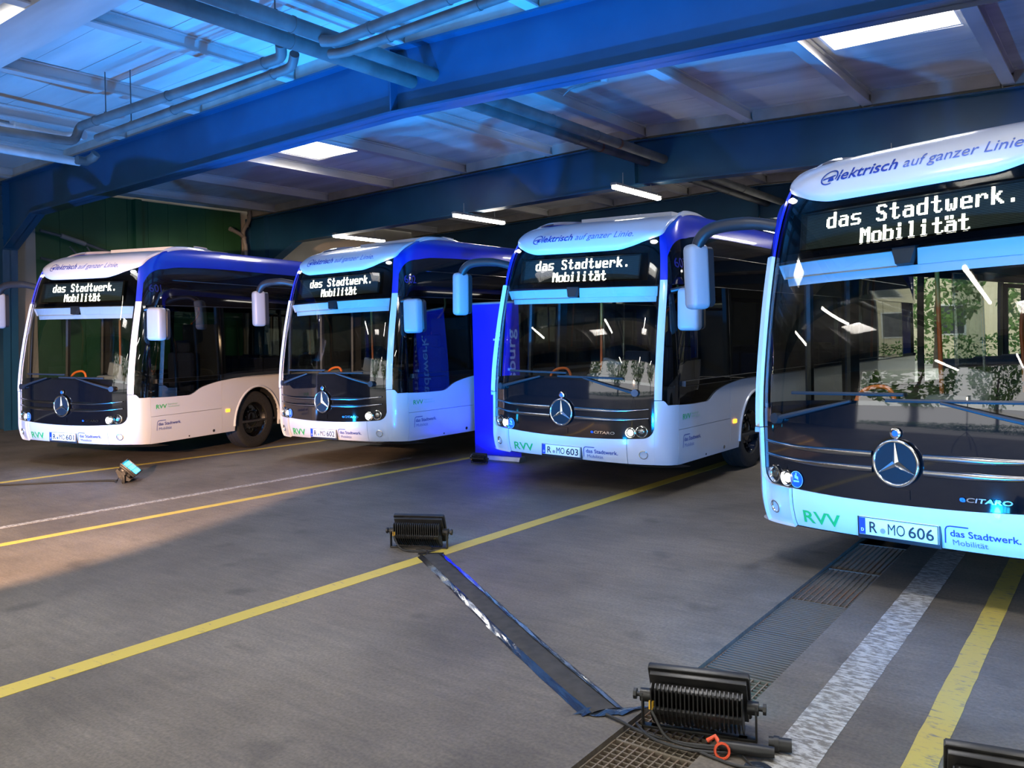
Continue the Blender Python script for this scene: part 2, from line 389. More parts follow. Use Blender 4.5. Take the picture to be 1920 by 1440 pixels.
# ---- roof: planks, purlins, infill boards
PX = [-18.7, -16.55, -14.25, -12.0, -9.7, -7.55, -5.46, -3.48, -1.48, 0.55, 2.6, 4.7, 6.8]
Y0 = -6.05; ROWS = 57
SK = [(-13.85, -12.45, 28), (-3.28, -1.68, 28), (-11.55, -9.95, 15), (-3.28, -1.68, 15), (-7.3, -5.7, 9), (.8, 2.4, 15), (-11.55, -9.95, 4), (-3.28, -1.68, 4)]  # entries without a label of their own are unseen, added to light the floor
ce = MB()
for j in range(ROWS):
    ys = Y0 + 0.6 * j; cuts = sorted([(a, b) for a, b, r in SK if r <= j <= r + 1]); x = XL
    segs = []
    for a, b in cuts + [(XR, XR)]:
        segs.append((x, a)); x = b
    for a, b in segs:
        for p, q in ((a, min(b, RIDGE)), (max(a, RIDGE), b)):
            if q - p < 0.02: continue
            z0, z1 = zt(p) + 0.30, zt(q) + 0.30
            ce.add([(p, ys, z0), (q, ys, z1), (q, ys + .6, z1), (p, ys + .6, z0), (p, ys, z0 + .06), (q, ys, z1 + .06), (q, ys + .6, z1 + .06), (p, ys + .6, z0 + .06)],
                   [(3, 2, 1, 0), (4, 5, 6, 7), (0, 1, 5, 4), (1, 2, 6, 5), (2, 3, 7, 6), (3, 0, 4, 7)])
ceil = build('ceiling', ce, M_infill, smooth=False); tag(ceil, 'low-pitched hall roof of pale planks on white purlins', 'ceiling', kind='structure')
for j in range(ROWS):
    ys = Y0 + 0.6 * j; cuts = sorted([(a, b) for a, b, r in SK if r <= j <= r + 1]); x = XL; segs = []
    for a, b in cuts + [(XR, XR)]:
        segs.append((x, a)); x = b
    for a, b in segs:
        for p, q in ((a, min(b, RIDGE)), (max(a, RIDGE), b)):
            if q - p < 0.02: continue
            z0, z1 = zt(p) + 0.20, zt(q) + 0.20; y0, y1 = ys + 0.004, ys + 0.596; jz = random.uniform(-.004, .004)
            mb = MB().add([(p, y0, z0 + jz), (q, y0, z1 + jz), (q, y1, z1 + jz), (p, y1, z0 + jz), (p, y0, z0 + .1), (q, y0, z1 + .1), (q, y1, z1 + .1), (p, y1, z0 + .1)],
                          [(3, 2, 1, 0), (4, 5, 6, 7), (0, 1, 5, 4), (1, 2, 6, 5), (2, 3, 7, 6), (3, 0, 4, 7)])
            build('roof_plank', mb, M_panel, ceil, smooth=False)
for (a, b) in zip([-6.05] + YB[1:], YB[1:]+[28.1]):
    if b - a < 1: continue
    dz = -0.0
    for x in PX:
        L = b - a - 0.06
        mb = MB().box((0, 0, 0.10), (0.10, L, 0.196)).box((0.02, 0, 0.012), (0.17, L, 0.022)).box((0.02, 0, 0.186), (0.16, L, 0.02))
        build('purlin', mb, M_purlin, ceil, (x, (a + b) / 2, zt(x)), smooth=False)
for Y in YB:
    xs = [XL + 0.1] + PX + [XR - 0.1]
    for a, b in zip(xs[:-1], xs[1:]):
        p, q = a + 0.09, b - 0.09
        mb = MB().add([(p, Y - .10, zt(p)), (q, Y - .10, zt(q)), (q, Y + .10, zt(q)), (p, Y + .10, zt(p)), (p, Y - .10, zt(p) + .2), (q, Y - .10, zt(q) + .2), (q, Y + .10, zt(q) + .2), (p, Y + .10, zt(p) + .2)],
                      [(3, 2, 1, 0), (4, 5, 6, 7), (0, 1, 5, 4), (1, 2, 6, 5), (2, 3, 7, 6), (3, 0, 4, 7)])
        build('infill_board', mb, M_infill, ceil, smooth=False)
# cross band near the front skylight
mb = MB()
for a, b in ((-12.4, RIDGE),):
    mb.add([(a, 4.30, zt(a) - .02), (b, 4.30, zt(b) - .02), (b, 4.92, zt(b) - .02), (a, 4.92, zt(a) - .02), (a, 4.30, zt(a) + .2), (b, 4.30, zt(b) + .2), (b, 4.92, zt(b) + .2), (a, 4.92, zt(a) + .2)],
           [(3, 2, 1, 0), (4, 5, 6, 7), (0, 1, 5, 4), (1, 2, 6, 5), (2, 3, 7, 6), (3, 0, 4, 7)])
build('roof_band', mb, M_panel, ceil, smooth=False)
# ---- skylights
M_dome = emis('skylight_acrylic', (1.0, 0.97, 0.93), 13.0)
M_curb = mat('skylight_curb', (0.78, 0.76, 0.73), 0.6)
SKL = {(-13.85, 28): 'bright square skylight above the bus with plate 602', (-3.28, 28): 'bright wide skylight above the bus with plate 606', (-11.55, 15): 'bright skylight at the pale roof band over the cross pipes'}
for a, b, r in SK:
    y0 = Y0 + .6 * r; y1 = y0 + 1.2; zc = zt((a + b) / 2) + .2
    e = empty('skylight', ((a + b) / 2, (y0 + y1) / 2, zc)); tag(e, SKL.get((a, r), 'unseen rectangular skylight added to brighten the front part of the hall'), 'skylight', None if (a, r) in SKL else 'unseen skylights added to light the front part of the hall')
    wx, wy = (b - a) / 2, (y1 - y0) / 2
    for nm, c, d in (('curb', (-wx + .016, 0, .25), (.03, 2 * wy, .50)), ('curb', (wx - .016, 0, .25), (.03, 2 * wy, .50)), ('curb', (0, -wy + .016, .25), (2 * wx - .064, .03, .50)), ('curb', (0, wy - .016, .25), (2 * wx - .064, .03, .50))):
        build(nm, MB().box(c, d), M_curb, e, smooth=False)
    def dome(s, t, wx=wx, wy=wy):
        x = -1 + 2 * s; y = -1 + 2 * t
        return (x * (wx - .034), y * (wy - .034), .42 + .05 * (1 - x ** 4) * (1 - y ** 4))
    build('dome', MB().grid(dome, 8, 8), M_dome, e)
# ---- walls
wl = build('wall_left', MB().box((-20.1, 10.9, 2.75), (0.12, 34.2, 5.5)), M_beige, smooth=False); tag(wl, 'side wall of green panels and beige plaster', 'wall', kind='structure')
y = 8.89
while y < 14.28:
    for z0, z1 in ((0.0, 2.6), (2.61, 5.36)):
        build('wall_panel', MB().box((-19.97, y + .272, (z0 + z1) / 2), (0.10, 0.536, z1 - z0 - .01)), M_greenwall, wl, smooth=False)
    y += 0.545
build('wall_post', MB().box((-19.86, 11.30, 2.68), (0.14, 0.17, 5.36)), M_greenwall, wl, smooth=False)
build('pier', MB().box((-19.95, 8.55, 2.7), (0.16, 0.66, 5.36), .01), M_beige, wl)
o = build('wall_right', MB().box((8.1, 10.9, 2.75), (0.12, 34.2, 5.6)), M_beige, smooth=False); tag(o, 'plain beige side wall out of view', 'wall', kind='structure')
M_rear = noisy('rear_wall_paint', (0.10, 0.105, 0.11), (0.14, 0.145, 0.15), 0.8, 0.8)
wr = MB().box((-14.0, 28.2, 2.8), (12.0, .16, 5.6)).box((3.5, 28.2, 2.8), (9.0, .16, 5.6)).box((-4.5, 28.2, 4.6), (7.0, .16, 2.0))
o = build('wall_rear', wr, M_rear, smooth=False); tag(o, 'dark rear wall with a wide open gateway', 'wall', kind='structure')
wf = MB().box((-16.5, -6.15, 2.8), (7.0, .16, 5.6)).box((-2.5, -6.15, 5.2), (21, .16, .8))
o = build('wall_front', wf, M_beige, smooth=False); tag(o, 'beige front wall with a wide open gateway out of view', 'wall', kind='structure')

# ---- outdoors beyond the gateways
M_asph = noisy('yard_asphalt', (0.40, 0.39, 0.37), (0.50, 0.485, 0.46), 0.6, 0.9)
M_grass = noisy('verge_grass', (0.06, 0.14, 0.03), (0.12, 0.24, 0.06), 3.0, 0.9)
o = build('floor_yard', MB().box((-6, 54, -.09), (120, 51.5, .1)).box((-6, -32, -.09), (120, 51.5, .1)), M_asph, smooth=False); tag(o, 'pale asphalt yard outside the gateways', 'yard', kind='structure')
M_leaf = noisy('leaf_green', (0.05, 0.13, 0.02), (0.16, 0.30, 0.07), 1.4, 0.7)
M_bark = noisy('bark', (0.06, 0.045, 0.03), (0.11, 0.085, 0.06), 6.0, 0.9)
def leafy(n, rx, ry, rz, cz, seed, size=0.35):
    rnd = random.Random(seed); mb = MB()
    for i in range(n):
        a, b = rnd.uniform(0, 2 * PI), math.acos(rnd.uniform(-1, 1)); r = rnd.uniform(0.45, 1.0) ** 0.6
        c = Vector((rx * r * math.sin(b) * math.cos(a), ry * r * math.sin(b) * math.sin(a), cz + rz * r * math.cos(b)))
        q = Matrix.Rotation(rnd.uniform(0, 6.3), 3, Vector((rnd.uniform(-1, 1), rnd.uniform(-1, 1), rnd.uniform(-1, 1))).normalized()); s = size * rnd.uniform(.6, 1.2)
        pts = [q @ Vector(p) * s + c for p in ((-.5, 0, 0), (0, -.3, .06), (.5, 0, 0), (0, .3, .06))]
        mb.add([tuple(p) for p in pts], [(0, 1, 2, 3)])
    return mb
CROWNS = [leafy(1100, 2.1, 2.1, 2.0, 3.6, s).mesh('crown', M_leaf, False) for s in (1, 2)]
def tree(x, y, sc, label, k, grp=None):
    e = empty('tree', (x, y, -.04)); e.scale = (sc, sc, sc); tag(e, label, 'tree', grp)
    build('trunk', MB().tube([(0, 0, 0), (.05, .03, 1.2), (.0, .1, 2.6), (.1, 0, 4.0)], [.16, .13, .10, .04], 10), M_bark, e)
    c = link('crown', CROWNS[k % 2], e); tag(c, kind='stuff')
tree(-7.2, 42, 0.95, 'small green tree outside the rear gateway in front of the cream building', 0)
tree(-3.2, 41.5, 0.75, 'younger thin green tree beside the rear gateway tree', 1)
for i, (x, y, s) in enumerate([(-27, -28, 2.5), (-14, -27, 2.4), (-2, -25, 2.5), (9.5, -22, 2.4), (20.5, -21, 2.5), (31.5, -18, 2.4), (52, -12, 2.4)]):
    tree(x, y, s, 'broad green tree across the forecourt', i, 'trees across the forecourt')
def hedge(name, c, d, n, seed, label):
    mb = leafy(n, d[0] / 2, d[1] / 2, d[2] / 2, d[2] / 2, seed, 0.22); o = build(name, mb, M_leaf, None, c, smooth=False); tag(o, label, 'hedge', kind='stuff')
hedge('hedge', (6, -15.0, -.05), (62, 2.4, 2.0), 16000, 9, 'long green hedge across the forecourt')
hedge('hedge', (-6, 45, -.05), (22, 1.6, 1.5), 3500, 5, 'low green hedge in front of the cream building')
b = empty('office_building', (-6, 54, 0)); tag(b, 'cream rendered building with grey windows beyond the rear gateway', 'building')
M_cream = noisy('cream_render', (0.62, 0.55, 0.38), (0.70, 0.63, 0.46), 0.5, 0.9); M_pane = mat('far_window', (0.05, 0.06, 0.07), 0.1); M_frame = mat('window_frame_white', (0.7, 0.7, 0.7), 0.5)
build('wall', MB().box((0, 0, 5), (40, 6, 10)), M_cream, b, smooth=False)
fm = MB().box((0, 0, 0), (1.5, .12, 1.7)).mesh('window', M_frame, False); pm = MB().box((0, -.03, 0), (1.3, .1, 1.5)).mesh('pane', M_pane, False)
for x in range(-18, 19, 4):
    for z in (2.2, 5.4, 8.4):
        w = link('window', fm, b, (x, -3.02, z)); link('pane', pm, w, (0, -.02, 0))
build('roof', MB().box((0, 0, 10.1), (40.6, 6.6, .25)), M_steel, b, smooth=False)
# ================================================================ BUS
N3 = 3.0; DC = 0.5
HWf = pchip([(.30, 1.24), (.40, 1.265), (.6, 1.275), (1.2, 1.275), (2.0, 1.255), (2.4, 1.235), (2.65, 1.205), (2.85, 1.16), (3.0, 1.115), (3.1, 1.075), (3.17, 1.035), (3.23, .97), (3.28, .86), (3.30, .70)])
RKf = pchip([(.30, .10), (.36, .055), (.45, .02), (.6, 0), (1.1, 0), (1.3, .012), (1.8, .08), (2.36, .19), (2.65, .255), (2.85, .31), (2.95, .345), (3.05, .40), (3.12, .465), (3.18, .575), (3.23, .76), (3.27, 1.05), (3.30, 1.5)])
RKc = pchip([(2.85, .31), (2.95, .36), (3.05, .48), (3.10, .61), (3.15, .84), (3.20, 1.15), (3.25, 1.55), (3.30, 2.1)])
def Pq(q, z):
    hw, s, a = HWf(z), (1 if q >= 0 else -1), abs(q)
    if z <= 2.85: r = RKf(z)
    else:
        w = min(max((a - .58) / .34, 0), 1); w = w * w * (3 - 2 * w); r = RKc(z) * (1 - w) + RKf(z) * w
    if a <= 1:
        th = a * PI / 2; u = hw * math.sin(th) ** (2 / N3); v = r + DC * (1 - max(math.cos(th), 0) ** (2 / N3))
    else: u = hw; v = r + DC + (a - 1)
    return Vector((s * u, v, z))
def q_u(u, z):
    t = min(abs(u) / HWf(z), 1.0); return math.copysign(math.asin(t ** (N3 / 2)) / (PI / 2), u)
def q_v(v, z, s=1):
    c = (v - RKf(z)) / DC
    if c >= 1: return s * (1 + v - RKf(z) - DC)
    return s * math.acos(max(1 - max(c, 0), 0) ** (N3 / 2)) / (PI / 2)
def PO(q, z, off):
    if off == 0: return Pq(q, z)
    e = 1e-3; a = Pq(q + e, z) - Pq(q - e, z); b = Pq(q, z + e) - Pq(q, z - e)
    n = a.cross(b); n = n.normalized() if n.length > 1e-12 else Vector((0, -1, 0))
    c = Pq(q, z); out = Vector((c.x, (c.y - 3.0) if abs(q) < 1 else 0, 0.4 if z > 3 else 0))
    if n.dot(out) < 0: n = -n
    return c + n * off
def PF(u, z, off=0.0): return PO(q_u(u, z), z, off)
def PS(v, z, s=1, off=0.0): return PO(q_v(v, z, s), z, off)
QG, QW = 0.602, 0.692                                   # glass edge, window edge around the corner
ztop = pchip([(.692, 2.68), (.75, 2.78), (.80, 2.83), (.9, 2.88), (1.0, 2.905), (1.3, 2.95), (2.4, 2.98), (13, 2.98)])
zdome = pchip([(0, 2.765), (.195, 2.77), (.316, 2.805), (.418, 2.85), (.52, 2.89), (.651, 2.945), (.70, 3.03), (.78, 3.12), (.9, 3.195), (1.05, 3.245), (1.35, 3.285), (2.3, 3.297)])
zwin = pchip([(0, 1.055), (.9, 1.02), (1.15, 1.02), (1.42, 1.125), (1.86, 1.20), (2.5, 1.24), (13, 1.24)])
QR = 1 + 12.0 - .5                                      # rear end
VR = 12.0
BP = []                                                 # (name, mesh, parent index, tilt, label)
def bp(name, mb, m, parent=None, tilt=True, label=None, angle=38, smooth=True):
    BP.append((name, mb.mesh(name, m, smooth, angle) if isinstance(mb, MB) else mb, parent, tilt, label, None)); return len(BP) - 1
def lerp(a, b, t): return a + (b - a) * t
FZ = lambda u: 0.635 + 0.045 * (abs(u) / 1.1) ** 2       # lower edge of the black front panel
def fz_edge(q):                                         # rounded lower corners of the black panel
    u = Pq(q, .7).x; ue = abs(Pq(QG, .7).x); r = 0.11; d = ue - abs(u)
    z = FZ(u)
    if d < r: z += r - math.sqrt(max(r * r - (r - d) ** 2, 0))
    return z
# --- bumper: centre and two corners
USEAM = .82; g = .003
def bumper(qa, qb, n):
    mb = MB()
    def f(s, t):
        q = lerp(qa, qb, s); zl = .375 if abs(q) < .9 else .36
        zh = fz_edge(q) - .004
        return PO(q, lerp(zl, zh, t ** 0.9), 0)
    mb.grid(f, n, 14, 0.03); return mb
qs = q_u(USEAM, .5)
bump = bp('bumper', bumper(-qs + .002, qs - .002, 40), M_white)
for s in (-1, 1):
    mb = MB()
    def f(a, t, s=s):
        q = lerp(qs + .002, QG - .0005, a); zh = fz_edge(q) - .004
        return PO(s * q, lerp(.375, zh, t), 0)
    mb.grid(f, 14, 14, 0.03)
    def f2(a, t, s=s):
        z = lerp(.375 - .012 * a, 1.085, t); q1 = q_v(.410, z); q = lerp(QG, q1, a)
        if a > .35: 
            zt_ = lerp(1.085, zwin(.3) - .006, min((a - .35) / .15, 1)); z = lerp(.375 - .012 * a, zt_, t)
            q = lerp(QG, q_v(.410, z), a)
        return PO(s * q, z, 0)
    mb.grid(f2, 16, 22, 0.03)
    bp('bumper_corner', mb, M_white)
# lower lip under the bumper
bp('lower_lip', MB().grid(lambda a, t: Pq(lerp(-.95, .95, a), .375) * 1.0 + Vector((0, .05 + .25 * t, -.02 - .05 * t)), 40, 3), M_plastic)
# --- black front panel
pn = bp('front_panel', MB().grid(lambda a, t: PO(lerp(-QG + .001, QG - .001, a), lerp(fz_edge(lerp(-QG, QG, a)), 1.235 + .05 * (1 - abs(lerp(-1, 1, a)) ** 2), t), -.004), 48, 14, 0.02), M_black)
# --- windscreen
def zws(a): return 1.24 + .05 * (1 - abs(lerp(-1, 1, a)) ** 2)
ws = bp('windscreen', MB().grid(lambda a, t: PO(lerp(-QG, QG, a), lerp(zws(a), 2.362, t), -.004), 48, 16), M_glass)
fr = MB()
for z0, z1 in ((0, .0),):
    fr.grid(lambda a, t: PO(lerp(-QG, QG, a), zws(a) + .04 * t - .01, -.008), 48, 1)
for s in (-1, 1): fr.grid(lambda a, t, s=s: PO(s * lerp(QG - .022, QG, a), lerp(1.24, 2.362, t), -.007), 2, 16)
bp('windscreen_border', fr, M_black, ws)
# --- header glass around the display
hd = bp('header_glass', MB().grid(lambda a, t: PO(lerp(-QG, QG, a), lerp(2.366, zdome(abs(lerp(-QG, QG, a))) + .03, t), -.004), 48, 12), M_head)
box = MB()
box.grid(lambda a, t: PO(lerp(-QG, QG, a), lerp(2.40, 2.97, t), -.20), 24, 6)
box.grid(lambda a, t: PO(lerp(-QG, QG, a), 2.385, -.006 - .25 * t), 24, 1)
for s in (-1, 1): box.grid(lambda a, t, s=s: PO(s * QG, lerp(2.38, 3.0, t), -.006 - .25 * a), 2, 8)
bp('display_housing', box, M_plastic, hd)
fr = MB()                                               # opaque printed frame behind the header glass
def ring(a, t):
    return PO(lerp(-QG, QG, a), t, -.007)
fr.grid(lambda a, t: ring(a, lerp(2.366, 2.415, t)), 40, 2)
fr.grid(lambda a, t: ring(a, lerp(2.73, 3.0, t)), 40, 5)
for s in (-1, 1): fr.grid(lambda a, t, s=s: PO(s * lerp(q_u(.93, 2.6), QG, a), lerp(2.36, 3.0, t), -.007), 6, 10)
bp('printed_frame', fr, M_black, hd)
# LED board: flat, slightly raked
LB0, LB1, LV0, LV1 = 2.435, 2.715, .335, .385
def led(u, z): return Vector((u, lerp(LV0, LV1, (z - LB0) / (LB1 - LB0)), z))
lb = bp('display_board', MB().grid(lambda a, t: led(lerp(-.835, .835, a), lerp(LB0, LB1, t)), 2, 2, -.03), M_ledboard, hd)
GLY = {
'd': '.....##|.....##|.....##|.######|##...##|##...##|##...##|##...##|##...##|.######', 'a': '.......|.......|.......|.#####.|.....##|.######|##...##|##...##|##...##|.######',
's': '.......|.......|.......|.######|##.....|##.....|.#####.|.....##|.....##|######.', 'S': '.#####.|##...##|##.....|##.....|.####..|...###.|.....##|.....##|##...##|.#####.',
't': '..##...|..##...|..##...|######.|..##...|..##...|..##...|..##...|..##..#|...###.', 'w': '.......|.......|.......|##...##|##...##|##...##|##.#.##|##.#.##|##.#.##|.##.##.',
'e': '.......|.......|.......|.#####.|##...##|##...##|#######|##.....|##.....|.######', 'r': '.......|.......|.......|##.###.|###..##|##...##|##.....|##.....|##.....|##.....',
'k': '##.....|##.....|##.....|##..##.|##.##..|####...|####...|##.##..|##..##.|##...##', '.': '.......|.......|.......|.......|.......|.......|.......|.......|..##...|..##...',
'M': '##...##|###.###|#######|##.#.##|##.#.##|##...##|##...##|##...##|##...##|##...##', 'o': '.......|.......|.......|.#####.|##...##|##...##|##...##|##...##|##...##|.#####.',
'b': '##.....|##.....|##.....|######.|##...##|##...##|##...##|##...##|##...##|######.', 'i': '..##...|..##...|.......|.###...|..##...|..##...|..##...|..##...|..##...|.####..',
'l': '.###...|..##...|..##...|..##...|..##...|..##...|..##...|..##...|..##...|.####..', 'ä': '##.##..|##.##..|.......|.#####.|.....##|.######|##...##|##...##|##...##|.######', ' ': '|'.join(['.......'] * 10)}
dots = MB(); CP, RP = .0107, .0117
for txt, u0, zt0, pitch in (('das Stadtwerk.', -.632, 2.697, .0957), ('Mobilität', -.365, 2.546, .0850)):
    for i, ch in enumerate(txt):
        for r, row in enumerate(GLY[ch].split('|')):
            for c, v in enumerate(row):
                if v == '#':
                    p = led(u0 + i * pitch + c * CP, zt0 - r * RP) + Vector((0, -.002, 0)); a, b_ = CP * .5, RP * .5
                    dots.add([(p.x - a, p.y, p.z - b_), (p.x + a, p.y, p.z - b_), (p.x + a, p.y, p.z + b_), (p.x - a, p.y, p.z + b_)], [(0, 1, 2, 3)])
bp('display_text', dots, M_led, lb, smooth=False)
M_leddim = mat('led_rows', (0.10, 0.17, 0.15), 0.5)
rows = MB()
for k in range(24):
    z = LB0 + .012 + k * .011; p0, p1 = led(-.80, z), led(.80, z)
    rows.add([(p0.x, p0.y - .001, z - .0022), (p1.x, p0.y - .001, z - .0022), (p1.x, p0.y - .001, z + .0022), (p0.x, p0.y - .001, z + .0022)], [(0, 1, 2, 3)])
bp('display_rows', rows, M_leddim, lb, smooth=False)
# --- sun visor panel behind the glass, with the notch of the sensor box
for s in (-1, 1):
    bp('visor_panel', MB().grid(lambda a, t, s=s: PO(s * lerp(q_u(.065 + .02 * t, 2.3), QG - .02, a), lerp(2.262, 2.358, t), -.045 - .06 * (1 - t)), 24, 3, .02), M_visor)
bp('visor_panel', MB().grid(lambda a, t: PO(lerp(-QG + .03, QG - .03, a), lerp(2.205, 2.262, t), -.13 + .02 * t), 32, 2, .02), M_visor)
bp('sensor_box', MB().grid(lambda a, t: PO(lerp(-1, 1, a) * (q_u(.05 + .035 * t, 2.3)), lerp(2.255, 2.385, t), -.02), 6, 3, .06), M_plastic)
# --- A pillars
for s in (-1, 1):
    bp('pillar', MB().grid(lambda a, t, s=s: PO(s * lerp(QG, QW, a), lerp(1.092, 2.418, t), .003), 6, 30, .03), M_white)
# --- blue roof cove incl. upper pillars
for s in (-1, 1):
    mb = MB(); qq = [QG + (QW - QG) * i / 6 for i in range(7)] + [QW + .0005] + [QW + .0005 + (1 - QW) * (i + 1) / 12 for i in range(12)] + [1 + .12 * (i + 1) for i in range(20)] + [3.4 + (QR - 3.4) * (i + 1) / 12 for i in range(12)]
    def f(a, t, s=s, qq=qq):
        i = int(round(a * (len(qq) - 1))); q = qq[i]
        zl = 2.421 if q <= QW else ztop(q) + .004
        return PO(s * q, lerp(zl, 3.30, t), .003)
    mb.grid(f, len(qq) - 1, 26, .02)
    bp('roof_side', mb, M_blue)
# roof cap
bp('roof_cap', MB().box((0, 6.85, 3.285), (1.5, 10.2, .05), .02), M_blue)
# --- white dome over the windscreen
def domef(a, t):
    q = lerp(-1.45, 1.45, a); z0 = zdome(abs(q)); z = lerp(z0, 3.30, t ** 1.15)
    k = min((z - z0) / .05, 1.0); off = .010 + .030 * math.sin(k * PI / 2)
    k2 = min((1.5 - abs(q)) / .3, 1.0)
    return PO(q, z, off * k2 if k2 < 1 else off)
dm = MB().grid(domef, 110, 26, .03)
dome_i = bp('roof_dome', dm, M_white)
bp('dome_cap', MB().grid(lambda a, t: Vector((lerp(-.66, .66, a), lerp(1.45, 2.7, t), 3.325 + .03 * math.sin(min(t * 2.2, 1) * PI) * (1 - abs(lerp(-1, 1, a)) ** 4))), 10, 14, .05), M_white)
def DOME(u, z): 
    q = q_u(u, z); z0 = zdome(abs(q)); k = min(max(z - z0, 0) / .05, 1.0)
    return PO(q, z, .010 + .030 * math.sin(k * PI / 2) + .004)
# --- side walls
WHEELS = (2.69, 8.6); AR = .545
def zlow(v):
    z = .36
    for w in WHEELS:
        d = abs(v - w)
        if d < AR: z = max(z, .478 + math.sqrt(max(AR * AR - d * d, 0)) * 1.04) if d < AR else z
    return z
def vcols(a, b, n):
    c = [a + (b - a) * i / n for i in range(n + 1)]
    for w in WHEELS:
        for k in range(25):
            x = w - AR * math.cos(PI * k / 24)
            if a < x < b: c.append(x)
        for x in (w - AR - .0005, w + AR + .0005):
            if a < x < b: c.append(x)
    return sorted(set(c))
def sidepanel(v0, v1, s, zl=None, zh=None, n=16, off=0.0):
    cs = vcols(v0, v1, n)
    def f(a, t):
        v = cs[int(round(a * (len(cs) - 1)))]
        lo = zlow(v) if zl is None else zl; hi = zwin(v) - .004 if zh is None else zh
        return PS(v, lerp(lo, hi, t), s, off)
    return MB().grid(f, len(cs) - 1, 12, .03)
for s in (-1, 1):
    if s == 1:
        bp('skirt_panel', sidepanel(.4145, 1.840, 1, None, .752, 18), M_white)
        bp('side_panel', sidepanel(.4145, 1.840, 1, .757, None, 24), M_white)
        bp('side_panel', sidepanel(1.845, 4.2, 1), M_white); bp('side_panel', sidepanel(4.205, 7.4, 1), M_white); bp('side_panel', sidepanel(7.405, VR, 1), M_white)
    else:
        for a, b in ((1.80, 5.5), (6.75, VR)): bp('side_panel', sidepanel(a, b, -1), M_white)
    # wheel arch lining and lip
    for w in WHEELS:
        mb = MB().grid(lambda a, t, w=w, s=s: (s * (HWf(.8) - .02 - .45 * t), w - AR * math.cos(PI * a), .478 + AR * 1.04 * math.sin(PI * a)), 20, 2)
        bp('wheel_arch', mb, M_plastic)
        lip = MB().tube([(s * (HWf(.8) + .002), w - (AR + .02) * math.cos(PI * k / 24), .44 + (AR * 1.04 + .05) * math.sin(PI * k / 24)) for k in range(25)], .018, 8)
        bp('arch_lip', lip, M_white)
    # upper black panel
    qq = [QW + (1 - QW) * i / 12 for i in range(13)] + [1 + .14 * (i + 1) for i in range(10)] + [2.4 + (QR - 2.4) * (i + 1) / 14 for i in range(14)]
    bp('upper_panel', MB().grid(lambda a, t, s=s, qq=qq: PO(s * qq[int(round(a * (len(qq) - 1)))], lerp(2.372, ztop(qq[int(round(a * (len(qq) - 1)))]), t), -.002), len(qq) - 1, 8, .02), M_black)
    bp('panel_trim', MB().tube([PS(.50 + i * .5, 2.745, s, .001) for i in range(23)], .006, 6), M_dimchrome)
    bp('panel_trim', MB().tube([PS(.44 + i * .5, 2.368, s, .001) for i in range(23)], .005, 6), M_plastic)
    # window panes: quarter light, driver window, saloon windows
    if s == 1: cuts = [.416, 1.86, 3.35, 4.85, 6.35, 7.85, 9.35, 10.85]
    else: cuts = [1.80, 3.35, 5.5, 6.75, 8.0, 9.35, 10.85]
    def quarter(a, t, s=s):
        z0 = zwin(.3); z = lerp(z0, 2.364, t); q1 = q_v(.402, z)
        q = lerp(QW, max(q1, QW + .004), a)
        if a < .4 and t == 0: pass
        return PO(s * q, z, -.003)
    bp('quarter_light', MB().grid(quarter, 8, 16), M_tint)
    for i in range(len(cuts) - 1):
        a0, b0 = cuts[i] + .012, cuts[i + 1] - .012
        if s == -1 and abs(cuts[i] - 5.5) < .01: continue
        cs = vcols(a0, b0, 10)
        cs = [a0 + (b0 - a0) * k / 14 for k in range(15)]
        bp('window_pane', MB().grid(lambda a, t, s=s, cs=cs: PS(cs[int(round(a * 14))], lerp(zwin(cs[int(round(a * 14))]), 2.364, t), s, -.003), 14, 10), M_tint if s > 0 else M_clearwin)
    for v in cuts + [VR - .1]:
        bp('window_post', MB().grid(lambda a, t, s=s, v=v: PS(v - .014 + .028 * a, lerp(zwin(v), 2.37, t), s, 0.0), 1, 10, .06), M_black)
    # inner dark sill and posts
    bp('window_sill', MB().grid(lambda a, t, s=s: PS(lerp(.5, VR - .1, a) if s == 1 else lerp(1.85, VR - .1, a), zwin(3) + .05 - .06 * t, s, -.012), 20, 1, .05), M_interior)
    bp('post_panel', MB().grid(lambda a, t, s=s: PS(1.80 + .16 * a, lerp(1.2, 2.37, t), s, -.02), 1, 8, .05), M_interior)
# doors on the kerb side
for v0, v1 in ((.42, 1.78), (5.52, 6.73)):
    for k in range(2):
        a, b_ = lerp(v0, v1, k / 2) + .01, lerp(v0, v1, (k + 1) / 2) - .01
        d = bp('door_leaf', MB().grid(lambda s_, t, a=a, b_=b_: PS(lerp(a, b_, s_), lerp(.40, 2.34, t), -1, -.01), 4, 14), M_clearwin)
        fr = MB().tube([PS(a, .4, -1, -.01), PS(a, 1.2, -1, -.01), PS(a, 2.34, -1, -.01)], .03, 6).tube([PS(b_, .4, -1, -.01), PS(b_, 1.2, -1, -.01), PS(b_, 2.34, -1, -.01)], .03, 6)
        fr.tube([PS(a, 2.33, -1, -.01), PS(b_, 2.33, -1, -.01)], .03, 6).tube([PS(a, .42, -1, -.01), PS(b_, .42, -1, -.01)], .03, 6)
        bp('door_frame', fr, M_plastic, d)
# rear end and underbody
rr = MB().box((0, VR, 1.8), (2.46, .06, 2.9), .02); bp('rear_panel', rr, M_blue)
bp('underbody', MB().box((0, 6.3, .40), (2.3, 11.2, .10)), M_plastic)
bp('front_bulkhead', MB().box((0, .55, .62), (2.1, .06, .55)), M_plastic)
